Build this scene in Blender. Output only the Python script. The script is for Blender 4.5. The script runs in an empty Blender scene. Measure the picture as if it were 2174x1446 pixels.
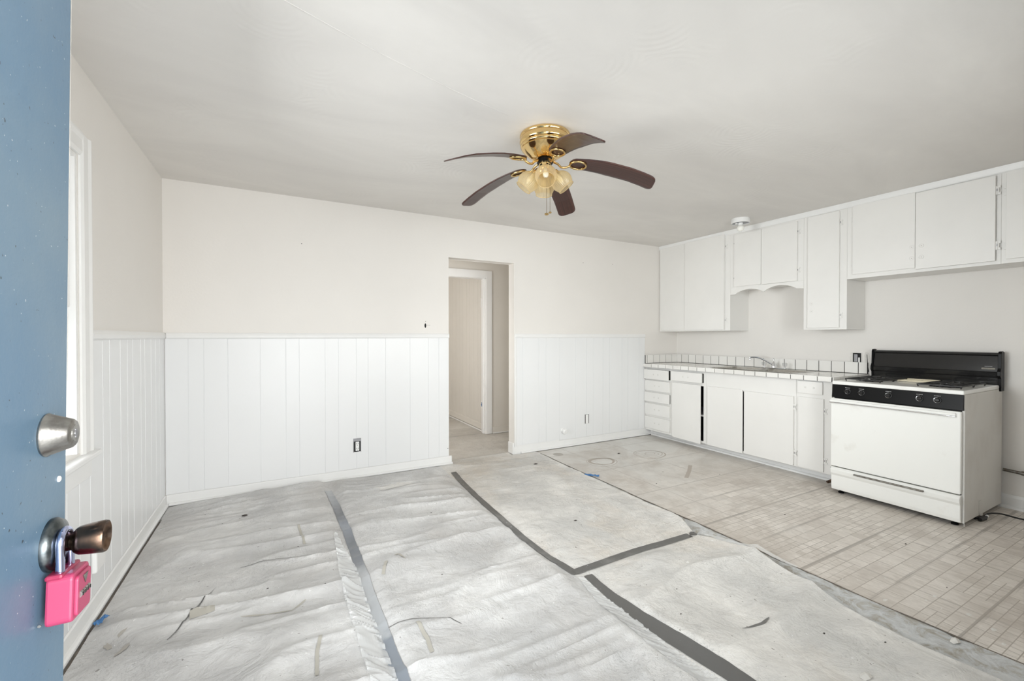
import bpy, math, random
import numpy as np
from mathutils import Matrix, Vector
random.seed(7)
R = math.radians
SC = bpy.context.scene
COL = SC.collection

# ------------------------------------------------------------------ camera, world, light, exposure
cd = bpy.data.cameras.new('camera'); cam = bpy.data.objects.new('camera', cd); COL.objects.link(cam)
cd.sensor_width = 36.0; cd.lens = 15.155; cd.clip_start = 0.02; cd.clip_end = 200
cam.location = (0.7494, -4.0515, 1.2637)
cam.rotation_euler = (R(90 - 0.50), R(0.03), -R(28.515))
SC.camera = cam
SC.view_settings.view_transform = 'Standard'
SC.view_settings.look = 'None'
SC.view_settings.exposure = 0.12
SC.view_settings.gamma = 1.0
SC.view_settings.use_curve_mapping = False
SC.cycles.max_bounces = 14
SC.cycles.diffuse_bounces = 10
SC.cycles.glossy_bounces = 5
SC.cycles.transmission_bounces = 8
SC.cycles.transparent_max_bounces = 10
SC.cycles.sample_clamp_indirect = 6.0

w = bpy.data.worlds.new('world'); SC.world = w; w.use_nodes = True
bg = w.node_tree.nodes['Background']
bg.inputs[0].default_value = (0.93, 0.97, 1.0, 1); bg.inputs[1].default_value = 1.2

def area(name, loc, rot, sx, sy, power, color=(1, 1, 1)):
    l = bpy.data.lights.new(name, 'AREA'); l.shape = 'RECTANGLE'; l.size = sx; l.size_y = sy
    l.energy = power; l.color = color
    o = bpy.data.objects.new(name, l); COL.objects.link(o); o.location = loc; o.rotation_euler = rot
    return o
# daylight coming in through the open entrance, the side window and an added front window
area('daylight_entrance', (0.95, -6.3, 1.35), (R(90), 0, 0), 2.4, 2.3, 122, (0.94, 0.97, 1.0))
area('added_front_window_light', (2.9, -5.9, 1.85), (R(90), 0, R(-8)), 3.2, 1.9, 245, (1.0, 0.985, 0.96))  # light for the added front window, evens out the room
area('daylight_side_window', (-1.9, -2.2, 1.70), (R(90), 0, R(-90)), 2.2, 1.9, 340, (0.97, 0.985, 1.0))
area('added_ceiling_fill', (0.95, -5.6, 0.05), (R(145), 0, 0), 2.4, 1.6, 16, (1.0, 0.98, 0.95))  # upward fill added to brighten the ceiling, in place of ground bounce
area('back_room_fill', (1.06, 2.6, 1.5), (R(90), 0, R(-90)), 1.2, 1.2, 15, (1.0, 0.97, 0.93))  # added panel at the wall, standing in for an unseen window
area('hall_fill', (1.9, 0.22, 1.2), (R(90), 0, R(-50)), 0.5, 1.6, 14.0, (1.0, 0.98, 0.95))  # added fill panel inside the hall, aimed at its back wall

# ------------------------------------------------------------------ materials
def N(nt, t, **kw):
    n = nt.nodes.new(t)
    for k, v in kw.items():
        if k.startswith('i_'):
            n.inputs[int(k[2:]) if k[2:].isdigit() else k[2:].replace('_', ' ')].default_value = v
        else:
            setattr(n, k, v)
    return n
def L(nt, a, b): nt.links.new(a, b)
def c4(c): return (c[0], c[1], c[2], 1)
def srgb(r, g, b):
    f = lambda v: (v / 255 / 12.92) if v / 255 <= 0.04045 else ((v / 255 + 0.055) / 1.055) ** 2.4
    return (f(r), f(g), f(b))
def base_mat(name, color=(0.8, 0.8, 0.8), rough=0.5, metal=0.0):
    m = bpy.data.materials.new(name); m.use_nodes = True
    nt = m.node_tree; b = nt.nodes['Principled BSDF']
    b.inputs['Base Color'].default_value = c4(color); b.inputs['Roughness'].default_value = rough
    b.inputs['Metallic'].default_value = metal
    return m, nt, b
def coords(nt, world=True, scale=(1, 1, 1)):
    mp = N(nt, 'ShaderNodeMapping'); mp.inputs['Scale'].default_value = scale
    if world: L(nt, N(nt, 'ShaderNodeNewGeometry').outputs['Position'], mp.inputs['Vector'])
    else: L(nt, N(nt, 'ShaderNodeTexCoord').outputs['Object'], mp.inputs['Vector'])
    return mp.outputs['Vector']
def noise(nt, vec, scale, detail=4, rough=0.55, dist=0.0):
    n = N(nt, 'ShaderNodeTexNoise'); n.inputs['Scale'].default_value = scale
    n.inputs['Detail'].default_value = detail; n.inputs['Roughness'].default_value = rough
    n.inputs['Distortion'].default_value = dist
    L(nt, vec, n.inputs['Vector']); return n.outputs['Fac']
def ramp(nt, fac, stops):
    r = N(nt, 'ShaderNodeValToRGB'); e = r.color_ramp.elements
    e[0].position, e[0].color = stops[0][0], c4(stops[0][1]) if len(stops[0][1]) == 3 else stops[0][1]
    e[1].position, e[1].color = stops[-1][0], c4(stops[-1][1])
    for p, c in stops[1:-1]:
        x = e.new(p); x.color = c4(c)
    L(nt, fac, r.inputs['Fac']); return r.outputs['Color']
def g(v): return (v, v, v)
def mixc(nt, fac, a, b, mode='MIX'):
    m = N(nt, 'ShaderNodeMix', data_type='RGBA', blend_type=mode)
    for s, v in ((m.inputs['Factor'], fac), (m.inputs['A'], a), (m.inputs['B'], b)):
        if isinstance(v, (int, float)): s.default_value = v
        elif isinstance(v, tuple): s.default_value = c4(v)
        else: L(nt, v, s)
    return m.outputs['Result']
def math_(nt, op, a, b=None, c=None):
    m = N(nt, 'ShaderNodeMath', operation=op)
    for i, v in enumerate((a, b, c)):
        if v is None: continue
        if isinstance(v, (int, float)): m.inputs[i].default_value = v
        else: L(nt, v, m.inputs[i])
    return m.outputs[0]
def bump(nt, b, h, strength=0.3, dist=0.002, prev=None):
    n = N(nt, 'ShaderNodeBump'); n.inputs['Strength'].default_value = strength; n.inputs['Distance'].default_value = dist
    L(nt, h, n.inputs['Height'])
    if prev is not None: L(nt, prev, n.inputs['Normal'])
    L(nt, n.outputs['Normal'], b.inputs['Normal']); return n.outputs['Normal']

def paint(name, color, rough=0.55, var=0.05, vs=1.3, bs=60, bd=0.0015, bstr=0.25, specks=0.0, tint=None):
    m, nt, b = base_mat(name, color, rough)
    v = coords(nt)
    dark = tuple(c * (1 - var) for c in (tint or color))
    col = mixc(nt, ramp(nt, noise(nt, v, vs, 3), [(0.35, g(0)), (0.68, g(1))]), color, dark)
    if specks:
        s = ramp(nt, noise(nt, v, 75, 1, 0.4), [(0.71, g(0)), (0.735, g(1))])
        col = mixc(nt, math_(nt, 'MULTIPLY', s, specks), col, (0.12, 0.11, 0.10))
    L(nt, col, b.inputs['Base Color'])
    bump(nt, b, noise(nt, v, bs, 4), bstr, bd)
    return m

MAT = {}
MAT['upper_wall'] = paint('warm_white_wall_paint', (0.78, 0.755, 0.72), 0.6, 0.035, 1.1, 55, 0.003, 0.3)
MAT['panel'] = paint('white_panel_paint', (0.79, 0.797, 0.80), 0.33, 0.02, 1.0, 90, 0.001, 0.15)
MAT['trim'] = paint('white_trim_paint', (0.81, 0.81, 0.80), 0.35, 0.03, 3, 80, 0.001, 0.15)
MAT['cab'] = paint('white_cabinet_paint', (0.79, 0.78, 0.755), 0.38, 0.03, 3, 70, 0.0012, 0.2)
MAT['cab_in'] = paint('dark_cabinet_inside', (0.09, 0.08, 0.07), 0.8, 0.2, 5)
MAT['hall'] = paint('hall_beige_white_paint', (0.72, 0.69, 0.64), 0.5, 0.04, 2, 70)
MAT['white_plastic'] = base_mat('white_plastic', (0.85, 0.85, 0.84), 0.3)[0]
MAT['stain_light'] = base_mat('filler_spot', (0.66, 0.65, 0.62), 0.6)[0]
MAT['dark_gap'] = base_mat('black_recess', (0.012, 0.012, 0.012), 0.8)[0]
MAT['steel_box'] = base_mat('galvanised_box_metal', (0.30, 0.30, 0.31), 0.45, 0.8)[0]

def ceiling_mat():
    m, nt, b = base_mat('trowelled_ceiling_plaster', (0.66, 0.645, 0.62), 0.7)
    v = coords(nt)
    n1 = noise(nt, coords(nt, True, (0.6, 1.5, 1)), 1.2, 4, 0.6, 0.6)
    col = mixc(nt, ramp(nt, n1, [(0.35, g(0)), (0.7, g(1))]), (0.76, 0.74, 0.71), (0.68, 0.66, 0.635))
    L(nt, col, b.inputs['Base Color'])
    # trowel arcs: rings inside voronoi cells, only here and there
    vo = N(nt, 'ShaderNodeTexVoronoi'); vo.inputs['Scale'].default_value = 3.2; L(nt, v, vo.inputs['Vector'])
    rings = math_(nt, 'SINE', math_(nt, 'MULTIPLY', vo.outputs['Distance'], 62))
    ms = ramp(nt, noise(nt, v, 2.3, 2), [(0.48, g(0)), (0.62, g(1))])
    h = math_(nt, 'ADD', math_(nt, 'MULTIPLY', math_(nt, 'MULTIPLY', rings, ms), 0.35), noise(nt, v, 22, 4))
    bump(nt, b, h, 0.25, 0.003)
    return m
MAT['ceiling'] = ceiling_mat()

def door_mat():
    m, nt, b = base_mat('blue_door_paint', (0.11, 0.19, 0.27), 0.42)
    v = coords(nt)
    col = mixc(nt, ramp(nt, noise(nt, v, 3.0, 4), [(0.35, g(0)), (0.7, g(1))]), (0.095, 0.180, 0.275), (0.15, 0.225, 0.29))
    s = ramp(nt, noise(nt, v, 190, 1, 0.4), [(0.77, g(0)), (0.79, g(1))])
    col = mixc(nt, math_(nt, 'MULTIPLY', s, 0.7), col, (0.6, 0.62, 0.64))
    s2 = ramp(nt, noise(nt, coords(nt, True, (1, 1.3, 1.1)), 120, 1, 0.4), [(0.775, g(0)), (0.79, g(1))])
    col = mixc(nt, math_(nt, 'MULTIPLY', s2, 0.8), col, (0.03, 0.04, 0.05))
    L(nt, col, b.inputs['Base Color'])
    bump(nt, b, noise(nt, v, 120, 3), 0.3, 0.001)
    return m
MAT['blue'] = door_mat()

def metal(name, c, rough, var=0.0, c2=None, scale=30, bstr=0.0):
    m, nt, b = base_mat(name, c, rough, 1.0)
    if c2:
        v = coords(nt)
        L(nt, mixc(nt, ramp(nt, noise(nt, v, scale, 4), [(0.4, g(0)), (0.65, g(1))]), c, c2), b.inputs['Base Color'])
        if bstr: bump(nt, b, noise(nt, v, scale * 4, 3), bstr, 0.001)
    return m
MAT['brass'] = metal('polished_brass', (0.78, 0.56, 0.26), 0.12)
MAT['brass_dull'] = metal('antique_brass', (0.62, 0.44, 0.20), 0.22)
MAT['brass_link'] = metal('dark_chain_metal', (0.22, 0.17, 0.10), 0.4)
MAT['nickel'] = metal('worn_satin_nickel', (0.40, 0.39, 0.365), 0.33, c2=(0.26, 0.25, 0.235), scale=60, bstr=0.15)
MAT['old_bronze'] = metal('tarnished_bronze', (0.10, 0.075, 0.062), 0.25, c2=(0.20, 0.125, 0.085), scale=45, bstr=0.1)
MAT['tarnish'] = metal('tarnished_rosette_metal', (0.09, 0.105, 0.11), 0.32, c2=(0.20, 0.22, 0.225), scale=55, bstr=0.2)
MAT['chrome'] = metal('chrome', (0.80, 0.81, 0.83), 0.10)
MAT['chrome_blue'] = metal('blue_sleeved_chrome_shackle', (0.55, 0.60, 0.85), 0.12)
MAT['steel'] = metal('brushed_stainless_steel', (0.50, 0.49, 0.46), 0.26, c2=(0.42, 0.41, 0.38), scale=20)
MAT['pipe'] = metal('grey_iron_pipe', (0.25, 0.24, 0.22), 0.45, c2=(0.14, 0.12, 0.10), scale=40, bstr=0.2)
MAT['rust'] = metal('corroded_brown_pipe', (0.20, 0.13, 0.09), 0.6, c2=(0.07, 0.05, 0.04), scale=60, bstr=0.4)

def plastic(name, c, rough=0.35, spec=0.5):
    m, nt, b = base_mat(name, c, rough); b.inputs['Specular IOR Level'].default_value = spec; return m
MAT['pink'] = plastic('pink_plastic_cover', (0.43, 0.052, 0.13), 0.42)
MAT['pink_dark'] = plastic('deep_pink_plastic', (0.34, 0.028, 0.08), 0.4)
MAT['black_enamel'] = plastic('black_enamel', (0.012, 0.012, 0.012), 0.13)
MAT['black_panel'] = plastic('black_control_panel', (0.008, 0.008, 0.008), 0.3, 0.08)
MAT['iron'] = plastic('black_cast_iron', (0.012, 0.012, 0.012), 0.45)
MAT['cable'] = plastic('black_rubber', (0.01, 0.01, 0.01), 0.45)
MAT['cream'] = plastic('cream_enamel', (0.72, 0.66, 0.50), 0.3)
MAT['print'] = plastic('light_grey_print', (0.55, 0.55, 0.54), 0.5)
MAT['badge'] = plastic('badge_metal', (0.42, 0.39, 0.33), 0.5, 0.2)
MAT['bulb'] = plastic('white_bulb_glass', (0.88, 0.87, 0.82), 0.15)
MAT['blue_tape'] = paint('blue_masking_tape', (0.06, 0.19, 0.42), 0.6, 0.3, 40)
MAT['leaf'] = paint('dry_brown_debris', (0.05, 0.04, 0.035), 0.8, 0.4, 60)
MAT['chip'] = paint('white_paint_chip', (0.72, 0.70, 0.66), 0.6, 0.1, 60)
MAT['ex_sill'] = MAT['trim']

def enamel():
    m, nt, b = base_mat('white_range_enamel', (0.80, 0.80, 0.77), 0.2)
    v = coords(nt)
    st = ramp(nt, noise(nt, v, 6, 5, 0.6), [(0.60, g(0)), (0.80, g(1))])
    L(nt, mixc(nt, math_(nt, 'MULTIPLY', st, 0.35), (0.80, 0.80, 0.77), (0.55, 0.50, 0.42)), b.inputs['Base Color'])
    return m
MAT['enamel'] = enamel()
def side_mat():
    m, nt, b = base_mat('dirty_range_side_panel', (0.62, 0.61, 0.57), 0.45)
    v = coords(nt)
    st = ramp(nt, noise(nt, coords(nt, True, (1, 1, 0.75)), 3.5, 5, 0.6), [(0.45, g(0)), (0.75, g(1))])
    col = mixc(nt, math_(nt, 'MULTIPLY', st, 0.4), (0.64, 0.63, 0.60), (0.40, 0.36, 0.31))
    s = ramp(nt, noise(nt, coords(nt, True, (1, 1, 1.6)), 24, 4, 0.65), [(0.74, g(0)), (0.77, g(1))])
    col = mixc(nt, math_(nt, 'MULTIPLY', s, 0.75), col, (0.05, 0.045, 0.04))
    L(nt, col, b.inputs['Base Color']); return m
MAT['range_side'] = side_mat()

def wood():
    m, nt, b = base_mat('walnut_fan_blade', (0.12, 0.05, 0.035), 0.28)
    v = coords(nt, False, (1.2, 60, 0.0))
    n = noise(nt, v, 1.6, 6, 0.65, 0.5)
    L(nt, ramp(nt, n, [(0.3, (0.022, 0.010, 0.008)), (0.55, (0.058, 0.024, 0.019)), (0.75, (0.11, 0.048, 0.036))]), b.inputs['Base Color'])
    return m
MAT['wood'] = wood()

def amber():
    m = bpy.data.materials.new('amber_ribbed_glass'); m.use_nodes = True; nt = m.node_tree
    nt.nodes.remove(nt.nodes['Principled BSDF']); out = nt.nodes['Material Output']
    tr = N(nt, 'ShaderNodeBsdfTransparent'); tr.inputs[0].default_value = (0.95, 0.86, 0.66, 1)
    tl = N(nt, 'ShaderNodeBsdfTranslucent'); tl.inputs[0].default_value = (0.88, 0.76, 0.50, 1)
    df = N(nt, 'ShaderNodeBsdfDiffuse'); df.inputs[0].default_value = (0.86, 0.74, 0.50, 1)
    gl = N(nt, 'ShaderNodeBsdfGlossy'); gl.inputs[1].default_value = 0.06
    m1 = N(nt, 'ShaderNodeMixShader'); m1.inputs[0].default_value = 0.5; L(nt, tl.outputs[0], m1.inputs[1]); L(nt, df.outputs[0], m1.inputs[2])
    m2 = N(nt, 'ShaderNodeMixShader'); m2.inputs[0].default_value = 0.45; L(nt, tr.outputs[0], m2.inputs[1]); L(nt, m1.outputs[0], m2.inputs[2])
    fr = N(nt, 'ShaderNodeLayerWeight'); fr.inputs[0].default_value = 0.5
    fz = math_(nt, 'ADD', math_(nt, 'MULTIPLY', math_(nt, 'POWER', fr.outputs['Facing'], 4.0), 0.45), 0.04)
    m3 = N(nt, 'ShaderNodeMixShader'); L(nt, fz, m3.inputs[0]); L(nt, m2.outputs[0], m3.inputs[1]); L(nt, gl.outputs[0], m3.inputs[2])
    L(nt, m3.outputs[0], out.inputs['Surface']); return m
MAT['amber'] = amber()
def clearish(name, tint, tfac, rough=0.05):
    m = bpy.data.materials.new(name); m.use_nodes = True; nt = m.node_tree
    nt.nodes.remove(nt.nodes['Principled BSDF']); out = nt.nodes['Material Output']
    tr = N(nt, 'ShaderNodeBsdfTransparent'); tr.inputs[0].default_value = c4(tint)
    df = N(nt, 'ShaderNodeBsdfDiffuse'); df.inputs[0].default_value = (0.8, 0.8, 0.79, 1)
    gl = N(nt, 'ShaderNodeBsdfGlossy'); gl.inputs[1].default_value = rough
    m2 = N(nt, 'ShaderNodeMixShader'); m2.inputs[0].default_value = tfac; L(nt, tr.outputs[0], m2.inputs[1]); L(nt, df.outputs[0], m2.inputs[2])
    fr = N(nt, 'ShaderNodeLayerWeight'); fr.inputs[0].default_value = 0.5
    fz = math_(nt, 'ADD', math_(nt, 'MULTIPLY', math_(nt, 'POWER', fr.outputs['Facing'], 4.0), 0.45), 0.04)
    m3 = N(nt, 'ShaderNodeMixShader'); L(nt, fz, m3.inputs[0]); L(nt, m2.outputs[0], m3.inputs[1]); L(nt, gl.outputs[0], m3.inputs[2])
    L(nt, m3.outputs[0], out.inputs['Surface']); return m
MAT['glass'] = clearish('window_glass', (0.97, 0.98, 0.98), 0.02)
MAT['acrylic'] = clearish('clear_acrylic_knob', (0.85, 0.85, 0.85), 0.15)
MAT['film'] = clearish('crumpled_clear_plastic_film', (0.96, 0.97, 0.98), 0.5, 0.15)

def tile_mat():
    m, nt, b = base_mat('white_glazed_tile', (0.78, 0.77, 0.74), 0.12)
    oi = N(nt, 'ShaderNodeObjectInfo')
    L(nt, mixc(nt, oi.outputs['Random'], (0.80, 0.79, 0.76), (0.74, 0.725, 0.695)), b.inputs['Base Color'])
    return m
MAT['tile'] = tile_mat()
MAT['grout'] = paint('dark_grey_grout', (0.035, 0.033, 0.03), 0.9, 0.2, 20)

def paper_mat(name, base, dark, stain, stf=0.6, warm=0.4):
    m, nt, b = base_mat(name, base, 0.52)
    v = coords(nt)
    col = mixc(nt, ramp(nt, noise(nt, v, 2.2, 5, 0.6, 0.4), [(0.36, g(0)), (0.62, g(1))]), base, dark)
    col = mixc(nt, math_(nt, 'MULTIPLY', ramp(nt, noise(nt, coords(nt, True, (1.0, 0.6, 1)), 1.4, 5, 0.65, 0.3), [(0.50, g(0)), (0.72, g(1))]), warm), col, stain)
    # mottled glue print: fine worm-like marks in patches
    vo = N(nt, 'ShaderNodeTexNoise'); vo.inputs['Scale'].default_value = 38; vo.inputs['Detail'].default_value = 3; vo.inputs['Distortion'].default_value = 1.6
    L(nt, v, vo.inputs['Vector'])
    worm = ramp(nt, vo.outputs['Fac'], [(0.50, g(0)), (0.525, g(1)), (0.55, g(0))])
    patch = ramp(nt, noise(nt, v, 1.9, 3), [(0.46, g(0)), (0.58, g(1))])
    col = mixc(nt, math_(nt, 'MULTIPLY', math_(nt, 'MULTIPLY', worm, patch), 0.55), col, tuple(c * 0.5 for c in dark))
    fineb = ramp(nt, noise(nt, coords(nt, True, (0.7, 1.5, 1)), 7.5, 7, 0.7, 0.6), [(0.45, g(0)), (0.72, g(1))])
    col = mixc(nt, math_(nt, 'MULTIPLY', fineb, 0.55), col, tuple(c * 0.82 for c in dark))
    # dark crumbs
    s = ramp(nt, noise(nt, v, 55, 2, 0.5), [(0.735, g(0)), (0.755, g(1))])
    col = mixc(nt, math_(nt, 'MULTIPLY', s, stf), col, (0.12, 0.10, 0.085))
    s3 = ramp(nt, noise(nt, coords(nt, True, (1.1, 0.9, 1)), 48, 2, 0.5), [(0.745, g(0)), (0.76, g(1))])
    col = mixc(nt, s3, col, (0.8, 0.8, 0.79))
    L(nt, col, b.inputs['Base Color'])
    n1 = bump(nt, b, noise(nt, v, 8, 6, 0.62, 0.8), 0.6, 0.025)
    bump(nt, b, noise(nt, v, 42, 4, 0.6, 1.4), 0.5, 0.005, n1)
    return m
MAT['paper'] = paper_mat('dusty_white_underlay_sheet', (0.72, 0.715, 0.705), (0.53, 0.525, 0.52), (0.47, 0.43, 0.39))
MAT['paper_tan'] = paper_mat('grey_tan_underlay_sheet', (0.77, 0.75, 0.715), (0.58, 0.57, 0.55), (0.58, 0.51, 0.43), 0.7, 0.8)
MAT['hallfloor'] = paper_mat('grey_hall_subfloor', (0.62, 0.60, 0.56), (0.50, 0.475, 0.44), (0.42, 0.38, 0.33), 0.8, 0.6)
MAT['subfloor'] = paper_mat('grey_subfloor', (0.62, 0.61, 0.59), (0.5, 0.49, 0.475), (0.42, 0.38, 0.33), 0.8, 0.6)

def tape_mat(name, dark, pale, thr, yscale):
    m, nt, b = base_mat(name, dark, 0.38)
    v = coords(nt, True, (1, yscale, 1))
    a = ramp(nt, noise(nt, v, 2.6, 5, 0.6), [(thr, g(0)), (thr + 0.12, g(1))])
    col = mixc(nt, a, dark, pale)
    s = ramp(nt, noise(nt, coords(nt), 40, 3, 0.6), [(0.70, g(0)), (0.73, g(1))])
    col = mixc(nt, s, col, (0.6, 0.6, 0.6))
    L(nt, col, b.inputs['Base Color'])
    bump(nt, b, noise(nt, coords(nt), 90, 3), 0.3, 0.001); return m
MAT['tape'] = tape_mat('grey_duct_tape', (0.115, 0.112, 0.106), (0.21, 0.205, 0.195), 0.58, 1)
def tape1_mat():
    m, nt, b = base_mat('dusted_blue_grey_tape', (0.2, 0.22, 0.25), 0.35)
    sx = N(nt, 'ShaderNodeSeparateXYZ'); L(nt, coords(nt), sx.inputs[0])
    nn = math_(nt, 'MULTIPLY', math_(nt, 'SUBTRACT', noise(nt, coords(nt), 7, 4), 0.5), 0.35)
    t = math_(nt, 'ADD', math_(nt, 'MULTIPLY', sx.outputs['Y'], -1 / 3.0), math_(nt, 'MULTIPLY', nn, 0.33))
    col = ramp(nt, t, [(0.12, (0.40, 0.41, 0.42)), (0.19, (0.30, 0.31, 0.33)), (0.27, (0.15, 0.155, 0.165)), (0.35, (0.27, 0.29, 0.33)),
                       (0.43, (0.16, 0.17, 0.185)), (0.52, (0.20, 0.21, 0.23)), (0.565, (0.42, 0.43, 0.44)), (0.74, (0.42, 0.44, 0.46)), (0.755, (0.24, 0.265, 0.30)), (1.0, (0.22, 0.25, 0.285))])
    L(nt, col, b.inputs['Base Color']); return m
MAT['tape_dusty'] = tape1_mat()
MAT['scrap'] = plastic('brown_grey_tape_scrap', (0.46, 0.44, 0.39), 0.6)

def vinyl():
    m, nt, b = base_mat('block_pattern_vinyl', (0.4, 0.37, 0.33), 0.38)
    v = coords(nt)
    off = N(nt, 'ShaderNodeVectorMath', operation='ADD'); L(nt, v, off.inputs[0]); off.inputs[1].default_value = (-3.25 + 3.08, 3.37 + 3.08, 0)
    def brick(wd, ht, mortar, o=0.5, sq=1.0):
        t = N(nt, 'ShaderNodeTexBrick'); t.inputs['Scale'].default_value = 1.0
        t.inputs['Brick Width'].default_value = wd; t.inputs['Row Height'].default_value = ht
        t.inputs['Mortar Size'].default_value = mortar; t.inputs['Mortar Smooth'].default_value = 0.0
        t.offset = o; t.squash = sq
        t.inputs['Color1'].default_value = (0, 0, 0, 1); t.inputs['Color2'].default_value = (1, 1, 1, 1); t.inputs['Mortar'].default_value = (0.5, 0.5, 0.5, 1)
        L(nt, off.outputs[0], t.inputs['Vector']); return t
    A = brick(0.154, 0.077, 0.0019)          # blocks in rows along x
    B = brick(0.077, 0.0385, 0.0017, 0.5)    # half blocks
    C = brick(0.308, 0.154, 0.0019, 0.5)     # cell chooser
    choose = ramp(nt, C.outputs['Color'], [(0.58, g(0)), (0.60, g(1))])
    fill = mixc(nt, choose, A.outputs['Color'], B.outputs['Color'])
    mort = math_(nt, 'MAXIMUM', A.outputs['Fac'], math_(nt, 'MULTIPLY', B.outputs['Fac'], choose))
    grain = noise(nt, coords(nt, True, (22, 3.5, 1)), 4.0, 6, 0.65, 0.4)
    col = mixc(nt, fill, (0.50, 0.455, 0.405), (0.78, 0.735, 0.68))
    col = mixc(nt, 0.55, col, ramp(nt, grain, [(0.3, (0.48, 0.435, 0.385)), (0.55, (0.74, 0.69, 0.635)), (0.75, (0.86, 0.815, 0.76))]))
    sx = N(nt, 'ShaderNodeSeparateXYZ'); L(nt, v, sx.inputs[0])
    # pattern is worn and dusted over towards the back of the kitchen
    wear_n = noise(nt, v, 1.5, 4, 0.6)
    wy = math_(nt, 'ADD', math_(nt, 'MULTIPLY', sx.outputs['Y'], 0.42), math_(nt, 'ADD', math_(nt, 'MULTIPLY', wear_n, 1.0), 0.48))
    vis = ramp(nt, wy, [(0.06, g(0.95)), (0.40, g(0.0))])
    col = mixc(nt, math_(nt, 'MULTIPLY', mort, vis), col, (0.36, 0.32, 0.275))
    # 12 inch seams, every fourth row a wide grey band
    fy = math_(nt, 'FRACT', math_(nt, 'DIVIDE', math_(nt, 'ADD', sx.outputs['Y'], 3.37 + 6.16 + 0.012), 0.308))
    band = math_(nt, 'LESS_THAN', fy, 0.07)
    bn = ramp(nt, noise(nt, coords(nt, True, (1.4, 8, 1)), 1.6, 3), [(0.42, g(0.15)), (0.58, g(1))])
    col = mixc(nt, math_(nt, 'MULTIPLY', math_(nt, 'MULTIPLY', band, bn), math_(nt, 'MULTIPLY', vis, 0.8)), col, (0.33, 0.30, 0.27))
    dust = ramp(nt, math_(nt, 'ADD', math_(nt, 'MULTIPLY', sx.outputs['Y'], 0.27), math_(nt, 'ADD', wear_n, 0.22)), [(0.18, g(0)), (0.62, g(1))])
    col = mixc(nt, math_(nt, 'MULTIPLY', dust, 0.85), col, (0.66, 0.655, 0.63))
    fs = math_(nt, 'LESS_THAN', math_(nt, 'FRACT', math_(nt, 'DIVIDE', math_(nt, 'ADD', sx.outputs['Y'], 3.37 + 6.16), 0.616)), 0.013)
    fx = math_(nt, 'LESS_THAN', math_(nt, 'FRACT', math_(nt, 'DIVIDE', math_(nt, 'ADD', sx.outputs['X'], 0.15), 0.616)), 0.010)
    col = mixc(nt, math_(nt, 'MULTIPLY', math_(nt, 'MAXIMUM', fs, fx), 0.6), col, (0.3, 0.27, 0.24))
    dirt = ramp(nt, noise(nt, v, 1.7, 7, 0.7, 0.4), [(0.44, g(0)), (0.68, g(1))])
    col = mixc(nt, math_(nt, 'MULTIPLY', dirt, 0.75), col, (0.42, 0.37, 0.32))
    s = ramp(nt, noise(nt, v, 50, 2, 0.5), [(0.73, g(0)), (0.745, g(1))])
    col = mixc(nt, s, col, (0.7, 0.68, 0.65))
    L(nt, col, b.inputs['Base Color'])
    bump(nt, b, noise(nt, v, 26, 5), 0.2, 0.002)
    return m
MAT['vinyl'] = vinyl()
MAT['glue_old'] = paper_mat('grey_glue_residue', (0.58, 0.585, 0.58), (0.38, 0.385, 0.375), (0.42, 0.37, 0.30), 0.9, 0.7)
def glue():
    m, nt, b = base_mat('grey_blue_glue_residue', (0.5, 0.5, 0.5), 0.5)
    v = coords(nt); n1 = noise(nt, v, 13, 7, 0.72, 0.8)
    col = ramp(nt, n1, [(0.30, (0.26, 0.225, 0.18)), (0.42, (0.40, 0.38, 0.34)), (0.5, (0.50, 0.51, 0.51)), (0.60, (0.60, 0.61, 0.61)), (0.72, (0.42, 0.38, 0.32))])
    L(nt, col, b.inputs['Base Color']); bump(nt, b, noise(nt, v, 30, 6), 0.7, 0.006); return m
MAT['glue'] = glue()
MAT['backing_and_shade'] = paint('brown_vinyl_backing_and_gap_shade', (0.17, 0.145, 0.12), 0.8, 0.4, 30)  # torn vinyl backing, also the painted shade strips along the baseboards
MAT['stain'] = plastic('dried_glue_mark', (0.42, 0.395, 0.36), 0.6)
MAT['stain2'] = plastic('brown_scuff', (0.46, 0.41, 0.36), 0.6)

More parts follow.
